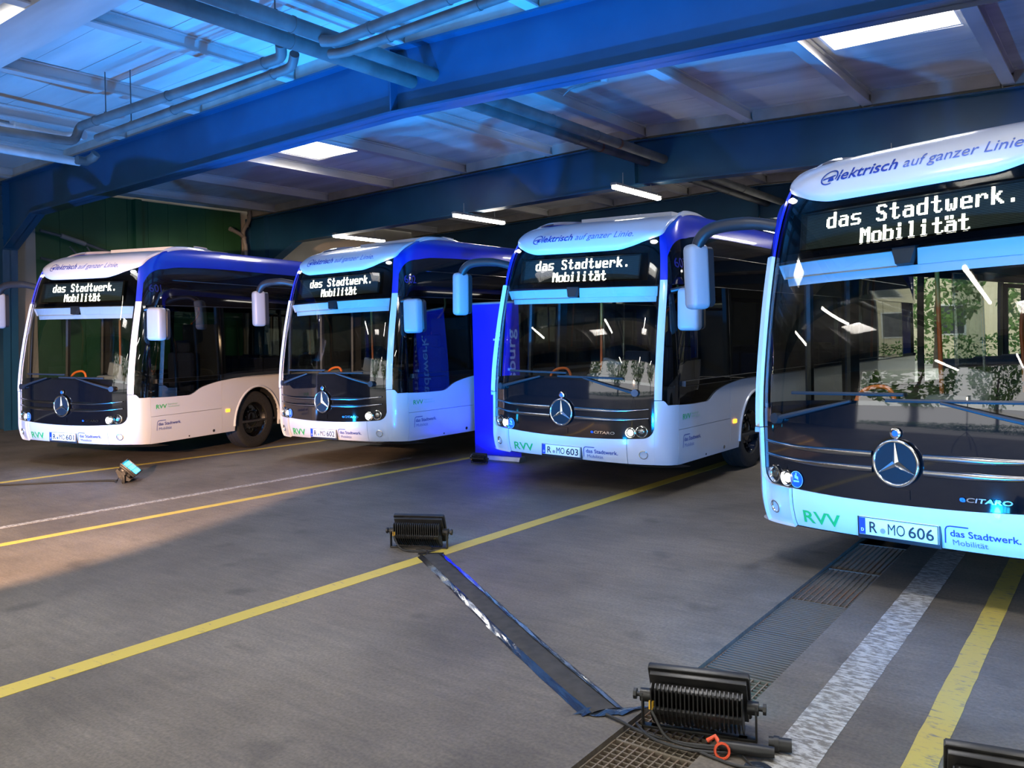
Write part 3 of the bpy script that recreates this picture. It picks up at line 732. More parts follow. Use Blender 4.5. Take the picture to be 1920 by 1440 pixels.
# --- interior
bp('saloon_floor', MB().box((0, 6.3, .47), (2.42, 11.3, .03)), M_interior)
bp('ceiling_lining', MB().grid(lambda a, t: Vector((lerp(-1.08, 1.08, a), lerp(.75, 11.9, t), 2.44 + .10 * (1 - abs(lerp(-1, 1, a)) ** 3))), 12, 4), M_interior)
dash = MB().grid(lambda a, t: PO(lerp(-.55, .55, a), lerp(1.23, 1.20, t), -.03 - .42 * t), 24, 5, .02).box((.62, .62, 1.05), (.95, .42, .30), .05)
bp('dashboard', dash, M_interior)
sw = bp('steering_wheel', MB().lathe([(.215 + .014 * math.cos(2 * PI * k / 8), .014 * math.sin(2 * PI * k / 8)) for k in range(8)], Matrix.Translation((.62, .80, 1.27)) @ Matrix.Rotation(-.75, 4, 'X'), 28, True), M_plastic)
bp('steering_hub', MB().cyl((.62, .80, 1.27), (.62, .62, 1.05), .05, 12).box((.62, .79, 1.26), (.40, .05, .03)), M_plastic, sw)
ds = MB().box((.62, 1.40, .98), (.50, .50, .12), .05).box((.62, 1.66, 1.32), (.50, .13, .66), .05).box((.62, 1.68, 1.74), (.30, .10, .20), .04).box((.62, 1.42, .72), (.34, .36, .44), .03)
bp('driver_seat', ds, M_seat)
tm = bp('ticket_console', MB().box((.10, .78, 1.16), (.40, .26, .32), .03).box((.22, .74, 1.40), (.24, .08, .20), .015, Matrix.Translation((.22, .74, 1.40)) @ Matrix.Rotation(.25, 4, 'Y') @ Matrix.Translation((-.22, -.74, -1.40))), M_grey)
bp('cab_screen', MB().box((.10, 1.0, 1.72), (.03, .5, .95), .005), M_glass)
bp('cab_wall', MB().box((.30, 1.95, 1.35), (1.75, .05, 1.75), .02, Matrix.Translation((.0, 0, 0))).box((.12, 1.45, .86), (.06, 1.0, .74), .02), M_interior) if False else bp('cab_wall', MB().box((.78, 1.98, 1.30), (.86, .05, 1.6), .02).box((.30, 1.45, .90), (.06, 1.0, .8), .02), M_interior)
def rail(path, r=.017): return MB().tube(path, r, 10)
def bez(pts, n=8):
    out = []
    P = [Vector(p) for p in pts]
    for i in range(len(P) - 1):
        a, b_, c, d = P[max(i - 1, 0)], P[i], P[i + 1], P[min(i + 2, len(P) - 1)]
        for k in range(n):
            t = k / n; out.append(.5 * ((2 * b_) + (c - a) * t + (2 * a - 5 * b_ + 4 * c - d) * t * t + (3 * b_ - a - 3 * c + d) * t ** 3))
    out.append(P[-1]); return out
bp('grab_pole', rail([(-.20, 1.20, .48), (-.20, 1.20, 2.48)]), M_orange)
bp('grab_pole', rail([(-.30, 3.6, .48), (-.30, 3.6, 2.5)]), M_orange); bp('grab_pole', rail([(.32, 5.4, .48), (.32, 5.4, 2.5)]), M_orange)
bp('handrail', rail(bez([(-.62, .58, .95), (-.58, .62, 1.30), (-.42, .66, 1.38), (-.32, .66, 1.30), (-.31, .66, 1.0)])), M_orange)
bp('handrail', rail(bez([(-.75, .60, .95), (-.55, .64, 1.20), (-.25, .68, 1.26), (.0, .70, 1.26)])), M_orange)
bp('handrail', rail(bez([(.28, 2.4, 2.46), (.26, 2.4, 2.25), (.0, 2.4, 1.95), (-.02, 2.4, 1.5), (-.02, 2.4, 1.2)])), M_orange)
def seat_mesh():
    return MB().box((0, 0, .86), (.43, .42, .08), .03).box((0, .22, 1.20), (.43, .08, .62), .03).box((0, 0, .66), (.10, .3, .36))
sm_ = seat_mesh().mesh('passenger_seat', M_seat)
for v in (3.3, 4.1, 4.9, 6.9, 7.7, 8.5, 9.3, 10.1, 11.0):
    for u in (-.95, -.50, .50, .95):
        if u < 0 and 5.3 < v < 6.8: continue
        t = sm_.copy(); t.transform(Matrix.Translation((u, v, 0)))
        bp('passenger_seat', t, None)
bp('luggage_rail', rail(bez([(-.95, 2.1, .9), (-.95, 2.1, 1.25), (-.6, 2.1, 1.30), (-.5, 2.1, 1.1), (-.5, 2.1, .6)]), .02), M_plastic)
# --- front furniture
def disc(c, r, d, m, seg=24): return MB().cyl(c, (c[0], c[1] - d, c[2]), r, seg)
star_c = PF(0, .912, .012)
em = bp('emblem', MB().lathe([(.0, 0), (.142, 0), (.142, .012), (.0, .014)], Matrix.Translation(star_c) @ Matrix.Rotation(PI / 2, 4, 'X'), 40), mat('emblem_mesh', (.008, .010, .012), .6, spec=.2), label='black disc of the radiator emblem')
rim = MB().lathe([(.147 + .012 * math.cos(2 * PI * k / 10), .014 + .012 * math.sin(2 * PI * k / 10)) for k in range(10)], Matrix.Translation(star_c) @ Matrix.Rotation(PI / 2, 4, 'X'), 48, True)
bp('emblem_ring', rim, M_chrome, em)
st = MB()
for k in range(3):
    a = PI / 2 + k * 2 * PI / 3; d = Vector((math.cos(a), 0, math.sin(a))); n = Vector((-d.z, 0, d.x)); c = star_c + Vector((0, -.016, 0))
    v = [c + n * .022, c - n * .022, c + d * .142 - n * .003, c + d * .142 + n * .003, c + Vector((0, -.016, 0)), c + d * .142 + Vector((0, -.004, 0)), c - d * .02]
    st.add([tuple(q) for q in v], [(1, 2, 5, 4), (4, 5, 3, 0), (0, 3, 2, 1)])
bp('emblem_star', st, M_chrome, em, smooth=False)
bc = PF(0, 1.109, .008)
b2 = bp('badge', MB().lathe([(.0, 0), (.036, 0), (.036, .008), (.028, .012), (0, .012)], Matrix.Translation(bc) @ Matrix.Rotation(PI / 2, 4, 'X'), 24), M_chrome, label='small round chrome badge')
bp('badge_centre', MB().lathe([(0, .0125), (.020, .0125), (.020, .0135), (0, .0137)], Matrix.Translation(bc) @ Matrix.Rotation(PI / 2, 4, 'X'), 16), M_sticker, b2)
for s in (-1, 1):
    for dz, ln in ((0.045, 1.055), (-.055, 1.055)):
        mb = MB(); pts = []
        for i in range(23):
            u = lerp(.172, ln, i / 22); z = .912 + dz + .035 * max(0, (u - .55) / .5) ** 1.6
            pts.append((u, z, .024 * (1 - .62 * max(0, (u - .5) / .56))))
        def f(a, t, pts=pts, s=s):
            u, z, h = pts[int(round(a * 22))]; ang = lerp(-1, 1, t)
            return PF(s * u, z + h * ang, -.002 + .018 * math.sqrt(max(1 - ang * ang, 0)))
        mb.grid(f, 22, 8); bp('chrome_bar', mb, M_dimchrome)
# headlights
for s in (-1, 1):
    for u, z, r, lit in ((.985, .745, .062, 0), (.862, .728, .058, 1)):
        c = PF(s * u, z, -.002); nrm = (PF(s * u, z, .05) - PF(s * u, z, 0)).normalized(); mt = Matrix.Translation(c) @ nrm.to_track_quat('Z', 'Y').to_matrix().to_4x4()
        h = bp('headlight', MB().lathe([(r * 1.06, 0), (r * 1.06, .012), (r * .95, .014), (r * .9, .004), (r * .45, -.03), (0, -.035)], mt, 28), M_chrome, tilt=True)
        bp('headlight_lens', MB().lathe([(r * .96, .008), (r * .7, .018), (r * .3, .022), (0, .0225)], mt, 28), M_lens, h)
        if lit: bp('headlight_bulb', MB().lathe([(0, .012), (.030, .008), (.034, .0), (.0, -.01)], mt, 16), M_clear, h)
        else: bp('headlight_bulb', MB().lathe([(0, .006), (.026, .004), (.028, .0), (.0, -.02)], mt, 16), M_dimchrome, h)
    c = PF(s * 1.0, .492, -.001); nrm = (PF(s * 1.0, .492, .05) - PF(s * 1.0, .492, 0)).normalized(); mt = Matrix.Translation(c) @ nrm.to_track_quat('Z', 'Y').to_matrix().to_4x4()
    h = bp('fog_light', MB().lathe([(.050, -.01), (.050, .012), (.042, .014), (.040, .004), (.015, -.02), (0, -.02)], mt, 24), M_chrome)
    bp('fog_lens', MB().lathe([(.041, .006), (.02, .012), (0, .013)], mt, 24), M_lens, h)
    # clearance lights at the upper corners
    c = PF(s * .955, 2.853, .002); nrm = (PF(s * .955, 2.853, .05) - PF(s * .955, 2.853, 0)).normalized(); mt = Matrix.Translation(c) @ nrm.to_track_quat('Z', 'Y').to_matrix().to_4x4()
    bp('clearance_light', MB().lathe([(.030, 0), (.028, .010), (.0, .013)], mt @ Matrix.Diagonal((1.35, .62, 1, 1)), 20), M_clr)
    # wipers
    w0 = PF(s * .92, 1.17, .03); w1 = PF(s * .30, 1.315, .035); bl0 = PF(s * .75 if s > 0 else -.62, 1.315, .02); bl1 = PF(s * -.12 if s > 0 else -.02, 1.36 if s > 0 else 1.30, .02)
    wv = bp('wiper_arm', MB().tube([w0, w0.lerp(w1, .5) + Vector((0, -.02, 0)), w1], [.020, .016, .010], 8).cyl(PF(s * .92, 1.17, .0), PF(s * .92, 1.17, .055), .04, 16), M_plastic)
    bp('wiper_blade', MB().tube([PF(lerp(s * .78, s * -.06, k / 12), 1.345 - .02 * s + .0 * k, .02) for k in range(13)], .013, 6), M_plastic, wv)
# round blue sticker with tiny scooter mark
c = PF(-.775, .725, .003)
stc = bp('round_sticker', MB().grid(lambda a, t: PF(-.775 + .058 * t * math.cos(2 * PI * a), .725 + .062 * t * math.sin(2 * PI * a), .003), 28, 2), M_sticker)
bp('sticker_mark', MB().grid(lambda a, t: PF(-.775 + lerp(.058, .054, t) * math.cos(2 * PI * a), .725 + lerp(.062, .058, t) * math.sin(2 * PI * a), .005), 28, 1).grid(lambda a, t: PF(-.79 + .034 * a, .735 + .024 * t - .012 * a, .005), 2, 2).grid(lambda a, t: PF(-.800 + .05 * a, .706 + .012 * t, .005), 2, 2).grid(lambda a, t: PF(-.782 + .012 * a, .755 + .02 * t, .005), 2, 2), M_pale, stc)
bp('tow_cover', MB().grid(lambda a, t: PF(lerp(-.075, .075, a), lerp(.672, .735, t), .002), 4, 3, .004), M_black)
# decals
def decal(name, txt, m, mapf, x0, y0, width=None, size=None, parent=None, **kw):
    v, f, w = text_geo(txt, 1.0, **kw); sc = (width / w) if width else size; sy = size if size else sc
    words = txt.split(' ')
    for i, wd in enumerate(words):                      # every word is a piece of lettering of its own
        dx = w - text_geo(' '.join(words[i:]), 1.0, **kw)[2]; v, f, _ = text_geo(wd, 1.0, **kw)
        bp(name, MB().add([tuple(mapf(x0 + (dx + a) * sc, y0 + b_ * sy)) for a, b_ in v], f), m, parent, smooth=False)
FB = lambda u, z: PF(u, z, .0045)
decal('lettering', 'RVV', M_green, FB, -.735, .418, width=.305, size=.125, bold=.02)
def bracket(mapf, x, y, w, h, t=.008):
    mb = MB(); pts = [(x - .01, y), (x, y + h * .8), (x + .01, y + h * .95), (x + .03, y + h), (x + w, y + h)]
    for (a, b_), (c, d) in zip(pts[:-1], pts[1:]):
        dx, dy = c - a, d - b_; l = math.hypot(dx, dy); nx, ny = -dy / l * t / 2, dx / l * t / 2
        mb.add([tuple(mapf(a + nx, b_ + ny)), tuple(mapf(a - nx, b_ - ny)), tuple(mapf(c - nx, d - ny)), tuple(mapf(c + nx, d + ny))], [(0, 1, 2, 3)])
    return mb
decal('lettering', 'das Stadtwerk.', M_navy, FB, .315, .468, width=.40, size=.062, bold=.012)
decal('lettering', 'Mobilität', M_navy2, FB, .325, .412, width=.205, size=.052)
bp('logo_bracket', bracket(FB, .288, .418, .14, .115), M_navy, smooth=False)
decal('lettering', 'CITARO', M_chrome, lambda u, z: PF(u, z, .006), .425, .698, width=.26, size=.040, bold=.02, shear=.15)
decal('lettering', 'e', M_sticker, lambda u, z: PF(u, z, .006), .385, .698, width=.035, size=.050, bold=.03)
SD = lambda v, z: PS(v, z, 1, .004)
decal('lettering', 'RVV', M_green, SD, .505, .862, width=.20, size=.085, bold=.015)
decal('lettering', 'Regensburger', M_palegreen, SD, .725, .905, width=.19, size=.034)
decal('lettering', 'Verkehrsverbund', M_palegreen, SD, .725, .868, width=.22, size=.034)
decal('lettering', 'das Stadtwerk.', M_navy, SD, .545, .615, width=.43, size=.064, bold=.012)
decal('lettering', 'Mobilität', M_navy2, SD, .555, .548, width=.24, size=.058)
bp('logo_bracket', bracket(SD, .525, .545, .16, .14), M_navy, smooth=False)
# slogan on the dome
EL = lambda u, z: DOME(u, z)
SZ0 = 2.905
decal('lettering', 'lektrisch', M_navy, EL, -.515, SZ0, width=.455, size=.098, bold=.016, shear=.2)
decal('lettering', 'auf ganzer Linie.', M_navy2, EL, -.02, SZ0, width=.75, size=.092, shear=.2)
lg = MB()
for k in range(28):
    a0, a1 = [-.45 + (2 * PI * .90) * q / 28 for q in (k, k + 1)]
    def ep(a, r): return EL(-.580 + r * 1.15 * math.cos(a) + .2 * r * math.sin(a), SZ0 + .030 + r * .82 * math.sin(a))
    lg.add([tuple(ep(a0, .050)), tuple(ep(a1, .050)), tuple(ep(a1, .060)), tuple(ep(a0, .060))], [(0, 1, 2, 3)])
lg.add([tuple(EL(-.632, SZ0 + .018)), tuple(EL(-.53, SZ0 + .034)), tuple(EL(-.528, SZ0 + .044)), tuple(EL(-.631, SZ0 + .028))], [(0, 1, 2, 3)])
lg.add([tuple(EL(-.588, SZ0 + .002)), tuple(EL(-.538, SZ0 + .005)), tuple(EL(-.548, SZ0 + .03)), tuple(EL(-.582, SZ0 + .024))], [(0, 1, 2, 3)])
bp('plug_logo', lg, M_navy, smooth=False)
# side marker, filler cap
mk = bp('side_marker', MB().box(PS(1.967, .709, 1, .008), (.02, .09, .05), .006), M_amber)
bp('filler_cap', MB().cyl(PS(1.66, .42, 1, -.002), PS(1.66, .42, 1, .008), .022, 16), M_dimchrome)
bp('jack_point', MB().cyl(PS(1.15, .395, 1, -.002), PS(1.15, .395, 1, .004), .012, 12), M_plastic)
# driver-side mirror
ma = bp('mirror_arm', MB().tube(bez([PS(.42, 2.30, 1, -.01), (1.30, .44, 2.32), (1.36, .44, 2.30), (1.38, .44, 2.2)], 5), .025, 8), M_plastic)
def mirror(cx, cy, cz, w, d, h, rz): 
    return MB().box((0, 0, 0), (w, d, h), .05, Matrix.Translation((cx, cy, cz)) @ Matrix.Rotation(rz, 4, 'Z'), 3)
bp('mirror_head', mirror(1.40, .42, 2.09, .25, .17, .47, .1), M_mirror, ma)
bp('mirror_back', mirror(1.415, .505, 2.09, .235, .04, .45, .1), M_plastic, ma)
# kerb-side mirror on its long arm
ma = bp('mirror_arm', MB().tube(bez([PS(.50, 2.68, -1, -.02), (-1.35, .42, 2.73), (-1.66, .34, 2.72), (-1.80, .32, 2.60), (-1.83, .32, 2.42)], 6), [.05] * 6 + [.055] * 12 + [.05] * 7, 10), M_plastic)
bp('mirror_head', mirror(-1.83, .33, 2.33, .15, .20, .56, -.25), M_mirror, ma)
bp('mirror_back', mirror(-1.80, .435, 2.33, .135, .05, .52, -.25), M_plastic, ma)
# wheels
def wheel_parts(u, v, s):
    mt = Matrix.Translation((u, v, .478)) @ Matrix.Rotation(s * PI / 2, 4, 'Y')
    t = MB().lathe([(.29, -.13), (.40, -.145), (.455, -.135), (.474, -.115), (.478, -.06), (.470, -.055), (.470, -.045), (.478, -.04), (.478, .0), (.470, .005), (.470, .015), (.478, .02), (.478, .06), (.474, .115), (.455, .135), (.40, .145), (.30, .13), (.285, .11), (.285, -.11)], mt, 48, True)
    w = bp('tyre', t, M_rubber, tilt=False)
    r = MB().lathe([(.288, .125), (.292, .118), (.275, .10), (.262, .06), (.235, .035), (.14, .045), (.125, .075), (.085, .085), (.0, .086)], mt, 40)
    h = bp('rim', r, M_black, w, tilt=False)
    nm = MB()
    for k in range(10):
        a = 2 * PI * k / 10; nm.add(*(lambda q: (q.v, q.f))(MB().cyl((.168 * math.cos(a), .168 * math.sin(a), .035), (.168 * math.cos(a), .168 * math.sin(a), .075), .017, 6)), mt)
    bp('wheel_nuts', nm, M_dimchrome, w, tilt=False)
for s in (-1, 1):
    for v in WHEELS: wheel_parts(s * 1.085, v, s)
# plates and fleet numbers differ from bus to bus
def plate_mesh(): return MB().box(PF(-.019, .465, .012), (.535, .014, .125), .004).mesh('number_plate', M_plate)
PLM = plate_mesh(); pc = PF(-.019, .465, .0205)
PLB = MB().box((pc.x - .241, pc.y, pc.z), (.044, .003, .11)).mesh('country_band', M_plateblue, False)
PLF = MB()
for (dx, dz, w, h) in ((0, .0595, .53, .004), (0, -.0595, .53, .004), (-.2645, 0, .004, .12), (.2645, 0, .004, .12)): PLF.box((pc.x + dx, pc.y, pc.z + dz), (w, .004, h))
PLF = PLF.mesh('plate_border', M_ink, False)
PLH = MB().box((pc.x, pc.y + .018, pc.z - .012), (.56, .018, .15), .005).mesh('plate_holder', M_plastic)
def plate_text(t, x, w):
    v, f, tw = text_geo(t, 1.0, bold=(.012 if 'M' not in t else 0.0))
    return MB().add([(pc.x + x + a * w / tw, pc.y - .002, pc.z - .038 + b_ * .105) for a, b_ in v], f).mesh('plate_text', M_ink, False)
SEAL = MB().lathe([(0, 0), (.018, 0), (.018, .003), (0, .003)], Matrix.Translation((pc.x - .098, pc.y, pc.z - .02)) @ Matrix.Rotation(PI / 2, 4, 'X'), 16).mesh('plate_seal', M_steel)
DCOUNTRY = text_geo('D', 1.0, bold=.02)
DM = MB().add([(pc.x - .249 + a * .03, pc.y - .002, pc.z - .035 + b_ * .03) for a, b_ in DCOUNTRY[0]], DCOUNTRY[1]).mesh('country_letter', M_plate, False)

def make_bus(num, x, y, ang, k, label):
    root = empty('city_bus', (x, y, 0), math.radians(ang)); tag(root, label, 'bus', 'electric city buses parked in the hall')
    objs = []; RM = Matrix.Rotation(-math.radians(k), 4, 'Y')
    def put(name, me, parent, tilt, lab=None):
        o = link(name, me, parent if parent else root)
        if parent is None and tilt: o.matrix_basis = RM
        if lab: o['label'] = lab
        return o
    for name, me, par, tilt, lab, _ in BP:
        objs.append(put(name, me, objs[par] if par is not None else None, tilt, lab))
    p = put('number_plate', PLM, None, True); put('country_band', PLB, p, True); put('plate_border', PLF, p, True); [put('plate_text', plate_text(*q), p, True) for q in (('R', -.19, .055), ('MO', -.062, .115), (num, .075, .165))]; put('plate_seal', SEAL, p, True); put('country_letter', DM, p, True)
    put('plate_holder', PLH, None, True)
    v, f, w = text_geo(num, 1.0, bold=.01)
    put('fleet_number', MB().add([tuple(PS(.505 + a * .19 / w, 2.56 + b_ * .16, 1, .003)) for a, b_ in v], f).mesh('fleet_number', M_numblue, False), None, True)
    return root
make_bus('601', -12.532, 5.913, 13.07, -.77, 'white and blue electric city bus with plate R MO 601 beside the green wall')
make_bus('602', -9.323, 8.041, .44, .56, 'white and blue electric city bus plate R MO 602, parked beside the 601 bus')
make_bus('603', -5.354, 8.161, -.85, -1.22, 'white and blue electric city bus with plate R MO 603 beside the blue banner')
make_bus('606', -1.251, 6.005, -13.26, 1.49, 'white and blue electric city bus with plate R MO 606 over the drain')
# ================================================================ PIPES
def smooth(pts, n=6): return bez(pts, n)
def straight_pipe(name, a, b, r, m, label, rings=(), group=None):
    e = empty(name, a); tag(e, label, 'pipe', group); A, B = Vector(a), Vector(b)
    build('pipe', MB().cyl((0, 0, 0), B - A, r, 20), m, e)
    d = (B - A).normalized()
    for t in rings:
        c = (B - A) * t; build('collar', MB().cyl(c - d * .012, c + d * .012, r + .006, 20), m, e)
    return e
straight_pipe('heating_pipe', (-7.42, -5.9, 5.09), (-7.42, 7.99, 5.09), .085, M_pipe, 'lagged grey pipe entering the bright blue beam above its twin', (.1, .3, .5, .72, .86))
straight_pipe('heating_pipe', (-7.05, -5.9, 5.11), (-7.05, 7.99, 5.11), .085, M_pipe, 'lagged grey pipe beside its twin, entering the bright blue beam', (.1, .3, .5, .7, .84))
for x, lab in ((-7.50, 'lagged grey pipe crossing from beam to beam, rusty joint near the lamp beam'), (-7.13, 'lagged grey pipe from beam to beam beside the rusty-jointed one')):
    e = straight_pipe('heating_pipe', (x, 8.01, 5.09), (x, 14.59, 5.09), .085, M_pipe, lab, (.2, .42, .62))
    build('joint', MB().cyl((0, 4.85, 0), (0, 4.98, 0), .062, 16).cyl((0, 4.80, 0), (0, 4.86, 0), .09, 16), M_pipeend, e)
for x, lab in ((-7.50, 'dark pipe running behind the lamp beam'), (-7.13, 'dark pipe behind the lamp beam beside another')):
    straight_pipe('heating_pipe', (x, 14.61, 5.05), (x, 21.19, 5.05), .085, M_pipe, lab, (.3, .6))
# cross pipes with elbows, left of the twin pipes
def bent_pipe(name, pts, r, m, label, rings):
    e = empty(name, pts[0]); tag(e, label, 'pipe'); o = Vector(pts[0]); P = [Vector(p) - o for p in pts]
    path = [P[0]]
    for i in range(1, len(P) - 1):
        d0 = (P[i] - P[i - 1]); d1 = (P[i + 1] - P[i]); k = min(.16, d0.length * .45, d1.length * .45)
        a, b = P[i] - d0.normalized() * k, P[i] + d1.normalized() * k
        for t in (0, .25, .5, .75, 1): path.append(a.lerp(P[i], t).lerp(P[i].lerp(b, t), t))
    path.append(P[-1]); build('pipe', MB().tube(path, r, 18), m, e)
    for i, t in rings:
        c = P[i].lerp(P[i + 1], t); d = (P[i + 1] - P[i]).normalized(); build('collar', MB().cyl(c - d * .014, c + d * .014, r + .007, 18), m, e)
bent_pipe('heating_pipe', [(-12.25, 5.0, 4.70), (-12.25, 6.05, 4.72), (-12.25, 6.12, 4.96), (-7.72, 6.16, 5.01), (-7.60, 6.05, 5.10)], .062, M_pipe, 'upper cross pipe with an elbow dropping at its wall end', [(2, .1), (2, .5), (2, .93)])
bent_pipe('heating_pipe', [(-12.10, 6.30, 4.80), (-7.72, 6.30, 4.93), (-7.55, 6.20, 5.02)], .055, M_pipe, 'lower cross pipe under the elbowed one', [(0, .45), (0, .92)])
bent_pipe('heating_pipe', [(-7.00, 6.12, 5.02), (-6.85, 6.18, 5.00), (-4.2, 6.20, 5.10), (4.0, 6.20, 4.95)], .062, M_pipe, 'upper cross pipe on the ridge side away from the wall', [(1, .2), (1, .6), (1, .9)])
bent_pipe('heating_pipe', [(-7.05, 6.28, 4.93), (-6.85, 6.32, 4.92), (-4.2, 6.33, 5.0), (4.0, 6.33, 4.85)], .055, M_pipe, 'lower cross pipe on the ridge side away from the wall', [(1, .25), (1, .7)])
M_white_pipe = noisy('white_lagging', (0.42, 0.45, 0.46), (0.52, 0.55, 0.56), 4, .5)
e = bent_pipe('heating_pipe', [(-12.50, 5.0, 4.86), (-12.62, 6.15, 4.86), (-12.30, 6.2, 4.86)], .07, M_white_pipe, 'short white lagged pipe with a valve wheel', [(0, .3)])
e = empty('valve', (-12.47, 4.75, 4.90)); tag(e, 'brass valve with a round handwheel and green body on a thin pipe', 'valve')
build('pipe', MB().cyl((0, -.9, .02), (.02, .5, -.02), .022, 10), M_pipe, e)
build('handwheel', MB().lathe([(.07 + .012 * math.cos(2 * PI * k / 8), .012 * math.sin(2 * PI * k / 8)) for k in range(8)], Matrix.Rotation(PI / 2, 4, 'X'), 18, True).box((0, 0, 0), (.13, .02, .02)), M_infill, e)
build('valve_body', MB().tube([(0, .06, 0), (.0, .1, 0), (0, .17, 0), (0, .2, 0)], [.02, .04, .04, .02], 10), mat('valve_green', (.03, .16, .12), .5), e)
ew = straight_pipe('heating_pipe', (-13.40, 4.9, 4.72), (-13.55, 6.75, 4.72), .065, M_white_pipe, 'white lagged pipe ending in a dark elbow by the beam', (.25,))
build('elbow', MB().tube([(-.02, 1.75, 0), (-.03, 1.9, 0), (.03, 1.98, .06), (.10, 2.0, .12)], .072, 12), M_pipe, ew)
# hangers
for n, (x, y, z0, z1, lab) in enumerate([(-11.58, 6.16, 5.05, 5.62, 'thin rod hanger holding the upper cross pipe'), (-11.17, 6.30, 4.88, 5.60, 'thin rod hanger holding the lower cross pipe'), (-7.42, 5.35, 5.17, 5.72, 'thin rod hanger on the lagged pipe'), (-7.05, 5.55, 5.19, 5.72, 'thin rod hanger on the second lagged pipe')]):
    e = empty('pipe_hanger', (x, y, z0)); tag(e, lab, 'hanger'); build('rod', MB().cyl((0, 0, 0), (0, 0, z1 - z0), .008, 8), M_pipe, e); build('clip', MB().box((0, 0, 0), (.05, .03, .02)), M_pipe, e)
e = empty('pipe_hanger', (-12.6, 4.9, 5.45)); tag(e, 'grey angled bracket hanging from the purlin above the valve', 'hanger'); build('bracket', MB().box((0, 0, 0), (.06, .05, .22)), M_steel, e); build('rod', MB().tube([(0, 0, -.1), (-.08, -.12, -.14), (-.08, -.25, -.5)], .014, 8), M_pipe, e)
# smoke detector with conduit
e = empty('smoke_detector', (-6.5, 11.3, zt(-6.5) + .2)); tag(e, 'round white smoke detector with a conduit on the ceiling', 'detector')
build('sensor', MB().lathe([(0, -.06), (.05, -.06), (.06, -.02), (.06, 0), (0, 0)], None, 20), M_white, e); build('conduit', MB().tube([(0, 0, -.02), (-.62, .03, -.03), (-.72, .03, -.08), (-.78, .03, -.12)], .012, 8), M_steel, e)
# downpipe on the green wall
M_p = M_pvc
e = empty('downpipe', (-19.55, 14.2, 0)); tag(e, 'grey plastic downpipe with a side branch by the lamp beam column', 'pipe')
build('pipe', MB().tube(smooth([(0, .03, 0), (0, .03, 4.0), (0, .0, 4.45), (0, -.04, 4.78), (0, .12, 5.05), (0, .17, 5.2), (0, .17, 5.38)], 4), .055, 16), M_p, e)
build('branch', MB().tube([(0, .0, 4.62), (.02, -.18, 4.72), (.05, -.48, 4.82)], .05, 14), M_p, e)
for z, y in ((4.3, .02), (4.62, -.02), (4.95, .06), (5.25, .17)): build('collar', MB().cyl((0, y, z - .03), (0, y, z + .03), .066, 16), M_p, e)
build('branch_collar', MB().cyl((.045, -.42, 4.80), (.052, -.50, 4.825), .06, 14), M_p, e)
# slanting bar on the green wall
e = empty('wall_bar', (-19.7, 9.0, 0)); tag(e, 'dark slanting pipe rail with braces on the green wall', 'rail')
build('bar', MB().tube([(0, -.1, 4.37), (0, .6, 4.24), (0, 1.9, 3.86)], .035, 10), M_pipe, e)
build('sleeve', MB().tube([(.02, .35, 4.29), (.02, .9, 4.14)], .055, 10), M_pvc, e)
build('brace', MB().tube([(0, .55, 4.05), (0, 1.0, 3.6)], .02, 8), M_pipe, e); build('brace', MB().tube([(0, .95, 4.08), (0, 1.15, 3.75)], .02, 8), M_pipe, e)
build('lower_bar', MB().tube([(0, -.1, 3.75), (0, .5, 3.65), (0, 1.0, 3.5)], .03, 8), M_pipe, e)

# ================================================================ TUBE LAMPS
M_tube = emis('fluorescent_diffuser', (1.0, 0.93, 0.80), 18.0)
M_fixt = mat('fixture_grey', (.25, .25, .24), .5)
TM = [MB().box((0, 0, .075), (.13, 1.80, .05), .015).mesh('housing', M_fixt), MB().box((0, 0, .02), (.11, 1.78, .07), .03, None, 3).mesh('diffuser', M_tube), MB().cyl((0, 0, .1), (0, 0, .32), .006, 8).mesh('rod', M_steel), MB().box((.0, 0, .05), (.145, .03, .05)).mesh('clip', M_steel, False)]
TL = {(-11.75, 14.75): 'lit tube lamp under the beam between the 602 and 603 buses', (-7.42, 14.05): 'lit tube lamp under the beam above the roof of the 603 bus', (-16.3, 15.4): 'lit tube lamp nearest the downpipe, over the dome of the 602 bus'}
def tube_lamp(x, y, z, lab, grp=None, hang=.3):
    e = empty('tube_lamp', (x, y, z)); tag(e, lab, 'lamp', grp); link('housing', TM[0], e); link('diffuser', TM[1], e)
    for d in (-.55, .55):
        link('rod', TM[2], e, (0, d, 0))
    for d in (-.7, -.25, .25, .7): link('clip', TM[3], e, (0, d, 0))
for (x, y), lab in TL.items(): tube_lamp(x, y, 4.40, lab, 'tube lamps under the lamp beam')
for i, (x, y) in enumerate([(-12.1, 1.4), (-7.7, 1.4), (-3.3, 1.4), (1.1, 1.4), (-3.0, 14.6), (1.4, 14.6), (-7.5, 21.2), (-12, 21.2), (-3, 21.2), (-3.3, -4.2), (1.1, -4.2), (-7.7, -4.2)]):
    tube_lamp(x, y, 4.36 - (.1 if x > -1 else 0), 'lit tube lamp under a beam away from the lamp beam', 'other tube lamps of the hall')

